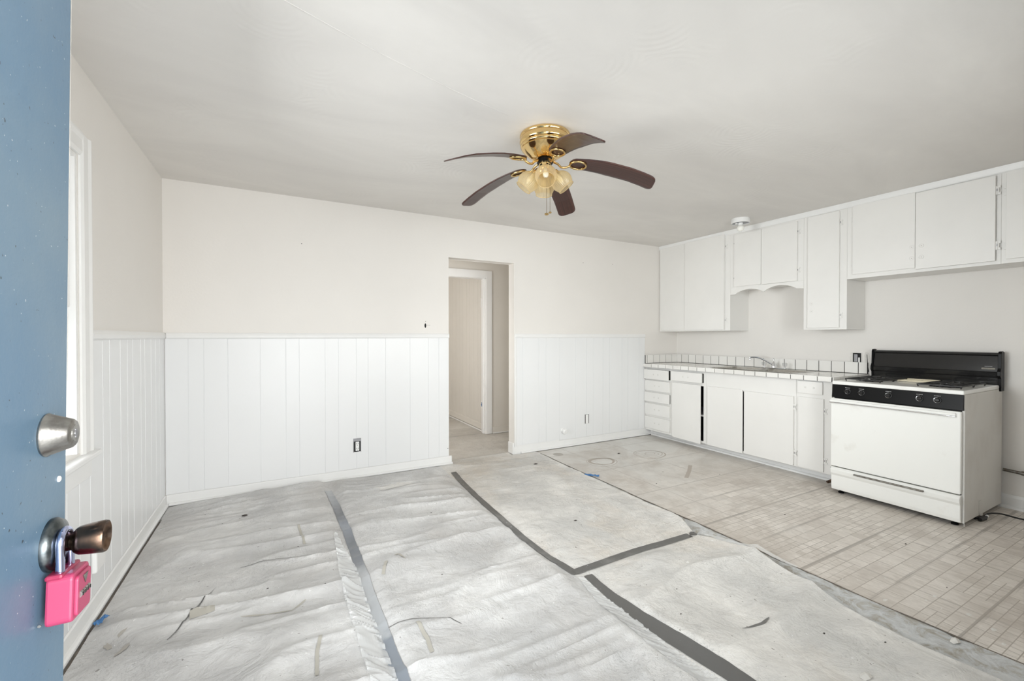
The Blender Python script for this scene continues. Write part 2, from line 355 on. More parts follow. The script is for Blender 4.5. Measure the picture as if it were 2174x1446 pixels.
# ------------------------------------------------------------------ mesh helpers
ORG = {}
class MB:
    def __init__(s): s.v = []; s.f = []
    def add(s, vs, fs):
        o = len(s.v); s.v += [tuple(p) for p in vs]; s.f += [tuple(i + o for i in q) for q in fs]; return s
    def box(s, x0, x1, y0, y1, z0, z1, M=None):
        vs = [(x, y, z) for z in (z0, z1) for y in (y0, y1) for x in (x0, x1)]
        if M: vs = [tuple(M @ Vector(p)) for p in vs]
        return s.add(vs, [(0, 2, 3, 1), (4, 5, 7, 6), (0, 1, 5, 4), (2, 6, 7, 3), (0, 4, 6, 2), (1, 3, 7, 5)])
    def lathe(s, prof, M=None, seg=32, mod=None, cap=True):
        vs = []; n = len(prof)
        for k in range(seg):
            a = 2 * math.pi * k / seg; q = mod(k) if mod else 1
            for r, h in prof: vs.append((r * q * math.cos(a), r * q * math.sin(a), h))
        fs = [(k * n + i, ((k + 1) % seg) * n + i, ((k + 1) % seg) * n + i + 1, k * n + i + 1) for k in range(seg) for i in range(n - 1)]
        if cap:
            if prof[0][0] > 1e-5: fs.append(tuple(k * n for k in range(seg))[::-1])
            if prof[-1][0] > 1e-5: fs.append(tuple(k * n + n - 1 for k in range(seg)))
        if M: vs = [tuple(M @ Vector(p)) for p in vs]
        return s.add(vs, fs)
    def tube(s, pts, r, seg=10, closed=False):
        pts = [Vector(p) for p in pts]; n = len(pts); rs = r if isinstance(r, (list, tuple)) else [r] * n
        vs = []; up = None
        for i, p in enumerate(pts):
            t = (pts[(i + 1) % n] - pts[i - 1]) if closed else (pts[min(i + 1, n - 1)] - pts[max(i - 1, 0)])
            t.normalize()
            if up is None: up = Vector((0, 0, 1)) if abs(t.z) < 0.9 else Vector((1, 0, 0))
            a = t.cross(up)
            if a.length < 1e-4: a = t.cross(Vector((0, 1, 0)))
            a.normalize(); b = a.cross(t).normalized(); up = b
            for k in range(seg):
                q = 2 * math.pi * k / seg; vs.append(tuple(p + (a * math.cos(q) + b * math.sin(q)) * rs[i]))
        fs = [(i * seg + k, i * seg + (k + 1) % seg, ((i + 1) % n) * seg + (k + 1) % seg, ((i + 1) % n) * seg + k) for i in range(n if closed else n - 1) for k in range(seg)]
        if not closed: fs += [tuple(range(seg))[::-1], tuple((n - 1) * seg + k for k in range(seg))]
        return s.add(vs, fs)
    def prism(s, poly, axis, a, b):
        # poly: 2D points in the other two axes (in order), extruded along axis from a to b
        def P(u, v, w): return {'x': (w, u, v), 'y': (u, w, v), 'z': (u, v, w)}[axis]
        n = len(poly)
        vs = [P(u, v, a) for u, v in poly] + [P(u, v, b) for u, v in poly]
        fs = [(i, (i + 1) % n, n + (i + 1) % n, n + i) for i in range(n)] + [tuple(range(n))[::-1], tuple(range(n, 2 * n))]
        return s.add(vs, fs)
    def grid(s, P, nu, nv):
        vs = [P(i / nu, j / nv) for i in range(nu + 1) for j in range(nv + 1)]
        fs = [(i * (nv + 1) + j, (i + 1) * (nv + 1) + j, (i + 1) * (nv + 1) + j + 1, i * (nv + 1) + j + 1) for i in range(nu) for j in range(nv)]
        return s.add(vs, fs)

def setp(o, label=None, cat=None, group=None, kind=None):
    if label: o['label'] = label
    if cat: o['category'] = cat
    if group: o['group'] = group
    if kind: o['kind'] = kind
    return o
def thing(name, loc, label, cat, group=None, kind=None):
    o = bpy.data.objects.new(name, None); o.empty_display_size = 0.05; COL.objects.link(o); o.location = loc
    ORG[o.name] = Vector(loc); return setp(o, label, cat, group, kind)
def build(mb, name, mat, parent=None, smooth=False, bevel=0.0, label=None, cat=None, group=None, kind=None, solid=0.0, fixn=True):
    P = np.array(mb.v, dtype=float); lo, hi = P.min(0), P.max(0)
    org = Vector(((lo[0] + hi[0]) / 2, (lo[1] + hi[1]) / 2, lo[2] if parent is None else (lo[2] + hi[2]) / 2))
    me = bpy.data.meshes.new(name); me.from_pydata([tuple(p) for p in (P - np.array(org))], [], mb.f)
    if fixn and len(mb.f) < 20000:
        import bmesh
        bm = bmesh.new(); bm.from_mesh(me); bmesh.ops.recalc_face_normals(bm, faces=bm.faces); bm.to_mesh(me); bm.free()
    me.materials.append(MAT[mat] if isinstance(mat, str) else mat)
    if smooth: me.shade_smooth()
    me.update()
    o = bpy.data.objects.new(name, me); COL.objects.link(o)
    if parent is not None:
        o.parent = parent; o.location = org - ORG[parent.name]
    else: o.location = org
    ORG[o.name] = org
    if bevel:
        b = o.modifiers.new('bevel', 'BEVEL'); b.width = bevel; b.segments = 2; b.limit_method = 'ANGLE'; b.angle_limit = R(40)
    if solid:
        q = o.modifiers.new('solid', 'SOLIDIFY'); q.thickness = solid
    if smooth and bevel == 0:
        try:
            e = o.modifiers.new('edges', 'EDGE_SPLIT'); e.split_angle = R(50)
        except Exception: pass
    return setp(o, label, cat, group, kind)
def B(x0, x1, y0, y1, z0, z1): return MB().box(min(x0, x1), max(x0, x1), min(y0, y1), max(y0, y1), z0, z1)
def struct(mb, name, mat, parent=None, **k): return build(mb, name, mat, parent, kind=None if parent else 'structure', **k)
def axisM(p, d):
    d = Vector(d).normalized(); q = Vector((0, 0, 1)).rotation_difference(d)
    return Matrix.Translation(Vector(p)) @ q.to_matrix().to_4x4()

# ------------------------------------------------------------------ room shell
H = 2.44; W = 5.487; YF = -4.12
O1, O2, OT = 2.237, 2.975, 2.05          # opening in the back wall
T = 0.12
wb = MB()
wb.box(-0.12, O1, 0, T, 0, H); wb.box(O2, W + 0.12, 0, T, 0, H); wb.box(O1, O2, 0, T, OT, H)
wall_back = struct(wb, 'wall_back', 'upper_wall')
WY0, WY1, WZ0, WZ1 = -1.545, -2.85, 0.765, 2.045  # side window hole
wl = MB()
wl.box(-T, 0, WY0, 0, 0, H); wl.box(-T, 0, YF - T, WY1, 0, H); wl.box(-T, 0, WY1, WY0, 0, WZ0); wl.box(-T, 0, WY1, WY0, WZ1, H)
wall_left = struct(wl, 'wall_left', 'upper_wall')
wall_right = struct(B(W, W + T, YF - T, 0, 0, H), 'wall_right', 'upper_wall')
wf = MB()
DX0, DX1, DT = 0.44, 1.40, 2.06
FX0, FX1, FZ0, FZ1 = 1.75, 3.45, 0.85, 2.05
wf.box(0, DX0, YF - T, YF, 0, H); wf.box(DX0, DX1, YF - T, YF, DT, H); wf.box(DX1, FX0, YF - T, YF, 0, H)
wf.box(FX0, FX1, YF - T, YF, 0, FZ0); wf.box(FX0, FX1, YF - T, YF, FZ1, H); wf.box(FX1, W, YF - T, YF, 0, H)
wall_front = struct(wf, 'wall_front', 'upper_wall')
ceiling = struct(B(-T, W + T, YF - T, T, H, H + 0.1), 'ceiling', 'ceiling')
# ceiling seam ridge
seam = MB(); seam.tube([(0.75, -2.35, 2.4395), (1.1, -2.22, 2.4395), (1.5, -2.10, 2.4395), (1.83, -2.02, 2.4395)], [0.0015, 0.0018, 0.0018, 0.001], 6)
build(seam, 'plaster_seam', 'ceiling', ceiling)
floor = struct(B(-T, W + T, YF - 0.4, T, -0.08, -0.004), 'floor', 'subfloor')

# ------------------------------------------------------------------ wainscot planks
def planks(parent, edges, axis, z0, z1, off, mat='panel', depth=0.008, gap=0.0045):
    lo, hi = min(edges), max(edges); bk = depth - 0.0032
    build(B(lo, hi, off - bk, off, z0, z1) if axis == 'x' else B(off, off + bk, lo, hi, z0, z1), 'panel_backing', mat, parent)
    for a, b in zip(edges[:-1], edges[1:]):
        lo, hi = min(a, b) + gap / 2, max(a, b) - gap / 2
        m = B(lo, hi, off - depth, off - bk, z0, z1) if axis == 'x' else B(off + bk, off + depth, lo, hi, z0, z1)
        build(m, 'plank', mat, parent, bevel=0.0012)
BZ = 0.085
eL = [0.0105, 0.15, 0.247, 0.402, 0.623, 0.806, 0.905, 1.106, 1.213, 1.362, 1.464, 1.619, 1.847, 2.026, 2.131, 2.2355]
planks(wall_back, eL, 'x', BZ, 1.25, 0)
eR = [2.9765, 3.002, 3.078, 3.283, 3.382, 3.56, 3.786, 3.944, 4.05, 4.194, 4.298, 4.495, 4.596, 4.78, 4.888]
planks(wall_back, eR[1:], 'x', BZ, 1.25, 0)
build(B(2.976, 3.001, -0.014, 0, BZ, 1.25), 'corner_strip', 'trim', wall_back, bevel=0.002)
eW = [0, -0.15, -0.264, -0.388, -0.537, -0.632, -0.796, -0.90, -1.023, -1.19, -1.288, -1.455]
planks(wall_left, eW, 'y', BZ, 1.25, 0)
planks(wall_left, [-1.455, -1.575, -1.70, -1.86, -1.96, -2.12, -2.23, -2.42, -2.56, -2.66, -2.80, -2.94], 'y', BZ, 0.66, 0)
planks(wall_left, [-2.94, -3.1, -3.2, -3.42, -3.6, -3.7, -3.9, -4.11], 'y', BZ, 1.25, 0)
def rail_prof(o, s):   # (offset from wall, z)
    return [(0, 1.25), (s * 0.012, 1.25), (s * 0.018, 1.258), (s * 0.020, 1.275), (s * 0.016, 1.288), (s * 0.011, 1.296), (0, 1.296)]
def base_prof(s): return [(0, 0.0), (s * 0.014, 0.0), (s * 0.014, 0.078), (s * 0.009, BZ - 0.001), (0, BZ - 0.001)]
def shoe_prof(s): return [(s * 0.0145, 0.007), (s * 0.032, 0.007), (s * 0.031, 0.016), (s * 0.024, 0.022), (s * 0.0145, 0.024)]
def run(name, prof, axis, a, b, mat='trim', parent=None):
    return struct(MB().prism(prof, axis, a, b), name, mat, parent)
run('trim_1', rail_prof(0, -1), 'x', 0.0205, 2.237); run('trim_2', rail_prof(0, -1), 'x', 2.976, 4.885)
run('trim_3', rail_prof(0, 1), 'y', -1.436, 0)
t = run('baseboard_back', base_prof(-1), 'x', 0.015, 2.262)
run('shoe_moulding', shoe_prof(-1), 'x', 0.033, 2.268, parent=t)
t = run('baseboard_back_kitchen', base_prof(-1), 'x', 2.956, 4.988)
run('shoe_moulding', shoe_prof(-1), 'x', 3.05, 4.99, parent=t)
build(B(2.952, 2.9745, -0.014, T - 0.02, 0, 0.125), 'baseboard_return', 'trim', t, bevel=0.008)
build(B(3.0, 3.55, -0.0155, -0.0142, 0.08, 0.094), 'baseboard_cap', 'trim', t)
t = run('baseboard_left', base_prof(1), 'y', YF + 0.001, -0.0155)
run('shoe_moulding', shoe_prof(1), 'y', YF + 0.001, -0.033, parent=t)
def bpr(s): return [(W, 0.0), (W - 0.014, 0.0), (W - 0.014, 0.08), (W - 0.009, 0.10), (W, 0.10)]
t = run('baseboard_right', bpr(1), 'y', YF, -2.17)
run('shoe_moulding', [(W - 0.0145, 0.001), (W - 0.034, 0.001), (W - 0.032, 0.012), (W - 0.024, 0.02), (W - 0.0145, 0.02)], 'y', YF, -2.17, parent=t)
# plaster patch at the corner of the opening head (a chip)
build(B(2.50, 2.53, 0.012, 0.02, OT - 0.001, OT + 0.0), 'head_chip', 'stain', wall_back)

# ------------------------------------------------------------------ side window
t = setp(thing('window_1', (0.0, -2.2, WZ0), 'bright white painted window in the side wall beside the blue door', None, None, 'structure'))
cs = [(0, -1.44), (0.018, -1.44), (0.020, -1.452), (0.014, -1.47), (0.015, -1.52), (0.008, -1.535), (0, -1.535)]
m = MB(); m.prism([(a, b) for a, b in cs], 'z', 0.72, 2.14)
build(m, 'casing', 'trim', t)
m = MB(); m.prism([(a, -4.395 - b) for a, b in cs], 'z', 0.72, 2.14); build(m, 'casing', 'trim', t)
m = MB(); m.prism([(0, 2.14), (0.018, 2.14), (0.02, 2.128), (0.014, 2.11), (0.015, 2.06), (0.008, 2.045), (0, 2.045)], 'y', -2.86, -1.535); build(m, 'casing', 'trim', t)
build(B(-0.10, 0.042, -2.99, -1.425, 0.730, 0.755), 'sill', 'trim', t, bevel=0.006)
build(B(0, 0.016, -2.93, -1.46, 0.645, 0.727), 'apron', 'trim', t, bevel=0.003)
def sash(z0, z1, x):
    y0, y1 = WY1 + 0.02, WY0 - 0.02; s = 0.045
    f = MB(); f.box(x, x + 0.03, y0, y0 + s, z0, z1); f.box(x, x + 0.03, y1 - s, y1, z0, z1); f.box(x, x + 0.03, y0 + s, y1 - s, z0, z0 + s); f.box(x, x + 0.03, y0 + s, y1 - s, z1 - s, z1)
    q = build(f, 'sash', 'trim', t, bevel=0.003)
    build(B(x + 0.013, x + 0.017, y0 + s, y1 - s, z0 + s, z1 - s), 'pane', 'glass', q)
sash(WZ0 + 0.01, 1.42, -0.085); sash(1.39, WZ1 - 0.01, -0.05)
f = MB(); f.box(-0.115, -0.002, WY0 - 0.018, WY0 - 0.001, WZ0, WZ1); f.box(-0.115, -0.002, WY1 + 0.001, WY1 + 0.018, WZ0, WZ1); f.box(-0.115, -0.002, WY1 + 0.02, WY0 - 0.02, WZ1 - 0.018, WZ1 - 0.001)
build(f, 'jamb', 'trim', t)
# front window (added behind the camera to even the light) and entrance frame
t = thing('added_window', (2.6, YF, FZ0), 'added unseen front window in the wall beside the entrance', None, None, 'structure')
f = MB()
for (a, b_, c, d) in ((FX0 - 0.09, FX1 + 0.09, FZ1, FZ1 + 0.09), (FX0 - 0.09, FX1 + 0.09, FZ0 - 0.09, FZ0), (FX0 - 0.09, FX0, FZ0, FZ1), (FX1, FX1 + 0.09, FZ0, FZ1)): f.box(a, b_, YF, YF + 0.018, c, d)
build(f, 'casing', 'trim', t)
f = MB()
for (a, b_, c, d) in ((FX0, FX1, FZ1 - 0.05, FZ1), (FX0, FX1, FZ0, FZ0 + 0.05), (FX0, FX0 + 0.05, FZ0 + 0.05, FZ1 - 0.05), (FX1 - 0.05, FX1, FZ0 + 0.05, FZ1 - 0.05), (2.575, 2.625, FZ0 + 0.05, FZ1 - 0.05)): f.box(a, b_, YF - 0.09, YF - 0.05, c, d)
build(f, 'frame', 'trim', t)
build(B(FX0 + 0.05, 2.575, YF - 0.072, YF - 0.068, FZ0 + 0.05, FZ1 - 0.05), 'pane', 'glass', t)
build(B(2.625, FX1 - 0.05, YF - 0.072, YF - 0.068, FZ0 + 0.05, FZ1 - 0.05), 'pane', 'glass', t)

# ------------------------------------------------------------------ hall and room beyond the opening
HY = 1.02
hb = MB(); JX = 3.11; HZ = 2.015
hb.box(0.94, 2.30, HY, HY + T, 0, H); hb.box(JX + 0.018, 4.0, HY, HY + T, 0, H); hb.box(2.30, JX + 0.018, HY, HY + T, HZ + 0.02, H)
wh = struct(hb, 'wall_hall', 'hall')
build(MB().box(0.94, 4.0, T, 3.6, H, H + 0.08), 'ceiling_hall', 'ceiling', kind='structure')
struct(MB().box(0.94, 4.0, T + 0.001, 3.6, -0.08, -0.002), 'floor_hall', 'hallfloor')
struct(B(0.82, 0.94, T + 0.001, 3.6, 0, H), 'wall_hall_end', 'hall')
struct(B(4.0, 4.12, T + 0.001, HY + T, 0, H), 'wall_hall_side', 'hall')
struct(B(0.94, 4.0, 3.6, 3.7, 0, H), 'wall_far_room', 'hall')
wr = struct(B(3.165, 3.28, HY + T + 0.001, 3.6, 0, H), 'wall_far_room_side', 'hall')
ee = [HY + T + 0.003, 1.26, 1.36, 1.50, 1.66, 1.76, 1.93, 2.03, 2.18, 2.33, 2.43, 2.60, 2.78, 2.95, 3.2, 3.4]
for a, b_ in zip(ee[:-1], ee[1:]):
    build(B(3.157, 3.165, a + 0.002, b_ - 0.002, 0.10, H - 0.001), 'plank', 'hall', wr, bevel=0.001)
t = struct(B(3.145, 3.165, HY + T + 0.003, 3.6, 0.018, 0.10), 'baseboard_far_room', 'hall', bevel=0.004)
build(B(3.125, 3.1445, HY + T + 0.003, 3.6, 0.0, 0.016), 'shoe_moulding', 'trim', t, bevel=0.003)
# casing round the inner door opening
t = thing('door_2', (JX, HY, 0), 'white cased doorway seen through the opening, leading to another room', None, None, 'structure')
cz = MB(); cz.box(JX + 0.008, JX + 0.09, HY - 0.018, HY - 0.0005, 0, HZ + 0.10); cz.box(2.22, JX + 0.008, HY - 0.018, HY - 0.0005, HZ + 0.005, HZ + 0.10)
build(cz, 'casing', 'trim', t, bevel=0.003)
jb = MB(); jb.box(JX, JX + 0.018, HY - 0.001, HY + T + 0.002, 0, HZ); jb.box(2.30, JX, HY - 0.001, HY + T + 0.002, HZ, HZ + 0.018)
build(jb, 'jamb', 'trim', t)
build(B(JX - 0.012, JX, HY + 0.045, HY + 0.075, 0, HZ), 'door_stop', 'trim', t)
build(B(JX - 0.004, JX, HY + 0.085, HY + 0.112, 1.66, 1.76).box(JX - 0.010, JX - 0.002, HY + 0.108, HY + 0.116, 1.65, 1.77), 'hinge', 'trim', t)
build(B(JX - 0.006, JX, HY + 0.08, HY + 0.115, 0.32, 0.42), 'hinge', 'white_plastic', t)
setp(build(MB().box(JX - 0.009, JX - 0.0065, HY + 0.085, HY + 0.10, 0.345, 0.40).box(JX - 0.012, JX - 0.0095, HY + 0.09, HY + 0.105, 0.36, 0.375), 'tape_scrap', 'blue_tape'), 'small blue tape scrap stuck low on the inner doorway jamb', 'tape')
t = struct(B(3.205, 4.0, HY - 0.014, HY - 0.0005, 0.0, 0.085), 'baseboard_hall', 'hall', bevel=0.003)
build(B(3.205, 4.0, HY - 0.028, HY - 0.0145, 0.0, 0.014), 'shoe_moulding', 'trim', t, bevel=0.003)
struct(B(O1, O2 - 0.023, 0.092, 0.10, -0.001, 0.006), 'trim_4', 'stain', None)
struct(B(2.30, JX, HY + 0.055, HY + 0.065, -0.001, 0.004), 'trim_5', 'stain', None)

# ------------------------------------------------------------------ floor covering
_rng = np.random.RandomState(11)
_tab = _rng.rand(256, 256)
def vn(x, y):
    xi = np.floor(x).astype(int); yi = np.floor(y).astype(int); fx = x - xi; fy = y - yi
    fx = fx * fx * (3 - 2 * fx); fy = fy * fy * (3 - 2 * fy)
    a = _tab[xi % 256, yi % 256]; b = _tab[(xi + 1) % 256, yi % 256]; c = _tab[xi % 256, (yi + 1) % 256]; d = _tab[(xi + 1) % 256, (yi + 1) % 256]
    return (a * (1 - fx) + b * fx) * (1 - fy) + (c * (1 - fx) + d * fx) * fy
def sst(e0, e1, x):
    t = np.clip((x - e0) / (e1 - e0), 0, 1); return t * t * (3 - 2 * t)
def hfloor(x, y):
    """height of the loose sheets above the floor"""
    x = np.asarray(x, float); y = np.asarray(y, float)
    wy = y + 0.10 * (vn(x * 1.3 + 3, y * 1.1 + 40) - 0.5) * 2 + 0.05 * x
    n = vn(x * 1.15 + 7, wy * 5.2 + 60)
    r = (1 - np.abs(2 * n - 1)) ** 2.2
    n2 = vn(x * 2.2 + 19, wy * 9 + 81); r2 = (1 - np.abs(2 * n2 - 1)) ** 3
    waves = 0.027 * r + 0.016 * r2 + 0.008 * vn(x * 2.4, y * 3 + 30)
    lumps = 0.030 * vn(x * 3.1 + 5, y * 3.1 + 50) ** 2 + 0.018 * (1 - np.abs(2 * vn(x * 2.6 + 31, y * 2.2 + 70) - 1)) ** 3
    fine = 0.0016 * vn(x * 22, y * 26 + 200) + 0.001 * vn(x * 45, y * 45 + 500)
    mA = (1 - sst(2.0, 2.15, x))
    front = sst(-2.1, -2.35, y)
    h = waves * mA + (1 - mA) * (0.25 * waves * (1 - front) + lumps * front * 1.5 + 0.3 * lumps)
    edge = sst(0.0, 0.18, x) * sst(0.0, -0.10, y) * (0.25 + 0.75 * sst(0, 0.10, np.abs(x - 2.12))) * (0.35 + 0.65 * sst(0, 0.09, np.abs(x - 1.12)))
    cross = np.where(x > 2.1, 0.25 + 0.75 * sst(0, 0.12, np.abs(y + 2.2)), 1.0)
    # hump where the sheet runs up against the back skirting
    hump = 0.022 * np.exp(-((x - 0.93) / 0.22) ** 2 - ((y + 0.10) / 0.09) ** 2)
    return 0.002 + h * edge * cross + fine + hump
def sheet(name, mat, xa, xb, ya, yb, label, step=0.011, lift=None, **kw):
    """xa(y), xb(y) give the side edges"""
    nv = int(abs(yb - ya) / step); nu = int((xb((ya + yb) / 2) - xa((ya + yb) / 2)) / step)
    v = np.linspace(0, 1, nv + 1); u = np.linspace(0, 1, nu + 1)
    Y = ya + (yb - ya) * v; XA = np.array([xa(t) for t in Y]); XB = np.array([xb(t) for t in Y])
    X = XA[None, :] + (XB - XA)[None, :] * u[:, None]; YY = np.broadcast_to(Y, X.shape)
    Z = hfloor(X, YY)
    if lift is not None: Z = Z + lift(X, YY)
    m = MB(); m.v = list(zip(X.ravel(), YY.ravel(), Z.ravel()))
    n = nv + 1
    m.f = [(i * n + j, (i + 1) * n + j, (i + 1) * n + j + 1, i * n + j + 1) for i in range(nu) for j in range(nv)]
    return build(m, name, mat, smooth=True, label=label, cat='floor sheet', fixn=False, **kw)
YB = -4.10
wig = lambda s, a: (lambda y: a * math.sin(y * 5 + s) + a * 0.5 * math.sin(y * 13 + 2 * s))
w1, w2, w3 = wig(0.3, 0.004), wig(1.7, 0.004), wig(2.9, 0.012)
def ebx(y):  # ragged outer edge of the sheets against the vinyl
    pts = [(0.0, 3.20), (-0.5, 3.20), (-0.94, 3.19), (-1.45, 3.17), (-1.87, 3.17), (-2.05, 3.14), (-2.19, 3.08), (-2.22, 3.06)]
    pf = [(-2.22, 3.06), (-2.3, 3.10), (-2.46, 3.115), (-2.66, 3.11), (-2.9, 3.08), (-3.14, 3.03), (-3.4, 3.01), (-3.7, 3.0), (-4.12, 2.99)]
    p = pts if y > -2.22 else pf
    xs = [q[0] for q in p][::-1]; vs = [q[1] for q in p][::-1]
    return float(np.interp(y, xs, vs)) + 0.4 * w3(y)
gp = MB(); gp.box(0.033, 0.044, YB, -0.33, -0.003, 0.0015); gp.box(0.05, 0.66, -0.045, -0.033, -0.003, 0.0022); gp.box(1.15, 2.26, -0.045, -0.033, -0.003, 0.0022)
build(gp, 'painted_gap_shade', 'backing_and_shade', floor, kind='stuff')  # dark strips painted in as the shaded gap beside the baseboards
sheet('underlay_sheet', 'paper', lambda y: 0.044 if y < -0.3 else 0.034, lambda y: 1.12 + w1(y), -0.042, YB, 'wrinkled white underlay sheet along the window wall, under the pink lockbox', group=None)
sheet('underlay_sheet', 'paper', lambda y: 1.12 + w1(y), lambda y: 2.12 + w2(y), -0.042, YB, 'wrinkled white underlay sheet between the two long tape lines')
def liftC(X, Y):
    e = np.array([ebx(t) for t in Y[0]])[None, :]
    return 0.022 * sst(0.10, 0.0, e - X) * np.exp(-((Y + 2.02) / 0.16) ** 2) + 0.005 * sst(0.03, 0.0, e - X)
sheet('underlay_sheet', 'paper_tan', lambda y: 2.12 + w2(y), ebx, -0.034, -2.2, 'flat greyish tan underlay sheet in front of the doorway opening', lift=liftC)
def liftD(X, Y):
    e = np.array([ebx(t) for t in Y[0]])[None, :]
    return 0.016 * sst(0.09, 0.0, e - X) * np.exp(-((Y + 2.5) / 0.22) ** 2) + 0.005 * sst(0.03, 0.0, e - X)
sheet('underlay_sheet', 'paper_tan', lambda y: 2.12 + w2(y), ebx, -2.2, YB, 'lumpy tan underlay sheet nearest the camera beside the patterned vinyl', lift=liftD)
# sheet tongue running into the opening
m = MB(); m.grid(lambda u, v: (2.255 + 0.69 * u, -0.034 + 0.125 * v, 0.003 + 0.001 * math.sin(u * 9)), 12, 4)
build(m, 'underlay_strip', 'paper_tan', label='narrow strip of underlay lying inside the doorway opening', cat='floor sheet', smooth=True, fixn=False)

def vx(y): return float(np.interp(-y, [0, 0.94, 1.87, 2.65, 3.14, 3.54, 4.2], [3.24, 3.235, 3.235, 3.24, 3.235, 3.27, 3.29])) + 0.3 * w3(y * 1.3)
ys = [-0.034 - i * 0.04 for i in range(103)]
m = MB(); vs = []; fs = []
for y in ys: vs += [(vx(y), y, -0.0035), (vx(y), y, 0.0008), (vx(y) + 0.012, y, 0.0015), (W - 0.014, y, 0.0015), (W - 0.014, y, -0.0035)]
for i in range(len(ys) - 1):
    for k in range(4): fs.append((i * 5 + k, (i + 1) * 5 + k, (i + 1) * 5 + k + 1, i * 5 + k + 1))
m.add(vs, fs)
setp(build(m, 'vinyl_flooring', 'vinyl', fixn=False), 'worn beige block-patterned vinyl flooring under the cabinets and range', 'flooring')
# strip of old glue between sheets and vinyl
m = MB(); vs = []; fs = []
for y in ys: vs += [(ebx(y) - 0.03, y, -0.002), (vx(y) + 0.0, y, -0.001)]
for i in range(len(ys) - 1): fs.append((2 * i, 2 * i + 2, 2 * i + 3, 2 * i + 1))
m.add(vs, fs); build(m, 'glue_strip', 'glue', floor, fixn=False)

m = MB(); vs = []; fs = []
yy_ = [-0.06 - i * 0.012 for i in range(335)]
for y in yy_:
    q = float(vn(np.array(y * 14.0 + 300), np.array(5.3))); q2 = float(vn(np.array(y * 40.0 + 300), np.array(9.3)))
    vs += [(vx(y) - 0.001 - 0.020 * max(0, q - 0.42) * (0.4 + q2), y, 0.0006), (vx(y) + 0.003, y, 0.0028)]
for i in range(len(yy_) - 1): fs.append((2 * i, 2 * i + 2, 2 * i + 3, 2 * i + 1))
m.add(vs, fs); build(m, 'torn_vinyl_backing', 'backing_and_shade', floor, fixn=False)
def zf(x, y): return float(hfloor(x, y))
def ribbon(name, mat, pts, wd, label, lift=0.0035, sub=14, cat='tape', crumple=0.0, parent=None, nu=4):
    """flat strip laid over the sheets along a centre line pts"""
    P = []
    for (a, b_) in zip(pts[:-1], pts[1:]):
        for k in range(sub): P.append((a[0] + (b_[0] - a[0]) * k / sub, a[1] + (b_[1] - a[1]) * k / sub))
    P.append(pts[-1]); vs = []; n = len(P)
    for i, (x, y) in enumerate(P):
        q0 = P[max(i - 1, 0)]; q1 = P[min(i + 1, n - 1)]; dx, dy = q1[0] - q0[0], q1[1] - q0[1]; l = math.hypot(dx, dy); nx, ny = -dy / l, dx / l
        wi = wd if not callable(wd) else wd(i / (n - 1))
        for k in range(nu + 1):
            s = (k / nu - 0.5) * wi; X, Y = x + nx * s, y + ny * s
            c = 0
            if crumple:
                q_ = float(vn(np.array((Y + s * 1.1) * 42.0 + 900), np.array(X * 14.0 + 900))); c = crumple * (1 - abs(2 * q_ - 1)) ** 2
            vs.append((X, Y, zf(X, Y) + lift + c))
    m = MB(); m.add(vs, [(i * (nu + 1) + k, (i + 1) * (nu + 1) + k, (i + 1) * (nu + 1) + k + 1, i * (nu + 1) + k + 1) for i in range(n - 1) for k in range(nu)])
    o = build(m, name, mat, parent, smooth=not crumple, fixn=False)
    if parent is None: setp(o, label, cat)
    return o
ribbon('tape_strip', 'tape_dusty', [(1.10, -0.30), (1.120, -0.66), (1.133, -1.10), (1.138, -1.44), (1.134, -1.75), (1.132, -2.08), (1.133, -2.3), (1.139, -2.5), (1.14, -3.2), (1.14, -4.05)], 0.052,
       'blue-grey tape strip, dusted white midway, joining the two wrinkled sheets', sub=24)
ribbon('tape_strip', 'tape', [(2.17, -0.30), (2.146, -0.507), (2.116, -0.935), (2.10, -1.38), (2.088, -1.73), (2.094, -1.99), (2.128, -2.18), (2.14, -2.215)], 0.050,
       'dark grey tape strip running from the doorway to the tape corner', sub=24)
ribbon('tape_strip', 'tape', [(2.135, -2.20), (2.40, -2.193), (2.69, -2.196), (2.9, -2.20), (3.03, -2.203)], 0.050,
       'dark grey tape strip laid crosswise from the tape corner to the vinyl edge', sub=16, lift=0.0048)
ribbon('tape_strip', 'tape', [(2.180, -2.255), (2.158, -2.48), (2.152, -2.665), (2.157, -2.82), (2.168, -2.94), (2.18, -3.05), (2.2, -3.5), (2.2, -4.05)], 0.050,
       'dark grey tape strip running from the tape corner towards the camera', sub=24)
ribbon('plastic_film', 'film', [(1.062, -1.15), (1.072, -1.5), (1.07, -1.8), (1.068, -2.08), (1.075, -2.18), (1.08, -2.4), (1.085, -2.8), (1.085, -3.4)], lambda t: 0.02 + 0.07 * min(1, t * 5),
       'crumpled clear plastic film bunched beside the blue-grey tape', sub=70, cat='plastic film', crumple=0.011, lift=0.002, nu=10)
ribbon('plastic_film', 'film', [(2.135, -2.25), (2.10, -2.45), (2.092, -2.62), (2.09, -2.80), (2.10, -2.95), (2.12, -3.1), (2.14, -3.5)], lambda t: 0.012 + 0.07 * math.sin(min(1, t * 1.6 + 0.1) * 2.2),
       'folded clear plastic film beside the tape nearest the camera', sub=40, cat='plastic film', crumple=0.005, lift=0.002, nu=6)
# curled pale lip of the near sheet along the vinyl
ribbon('sheet_lip', 'film', [(3.11, -2.24), (3.135, -2.34), (3.15, -2.5), (3.17, -2.62), (3.19, -2.76)], lambda t: 0.02 + 0.03 * math.sin(t * 3.14), 'pale curled strip of plastic along the vinyl edge', sub=16, cat='plastic film', crumple=0.002, lift=0.010)
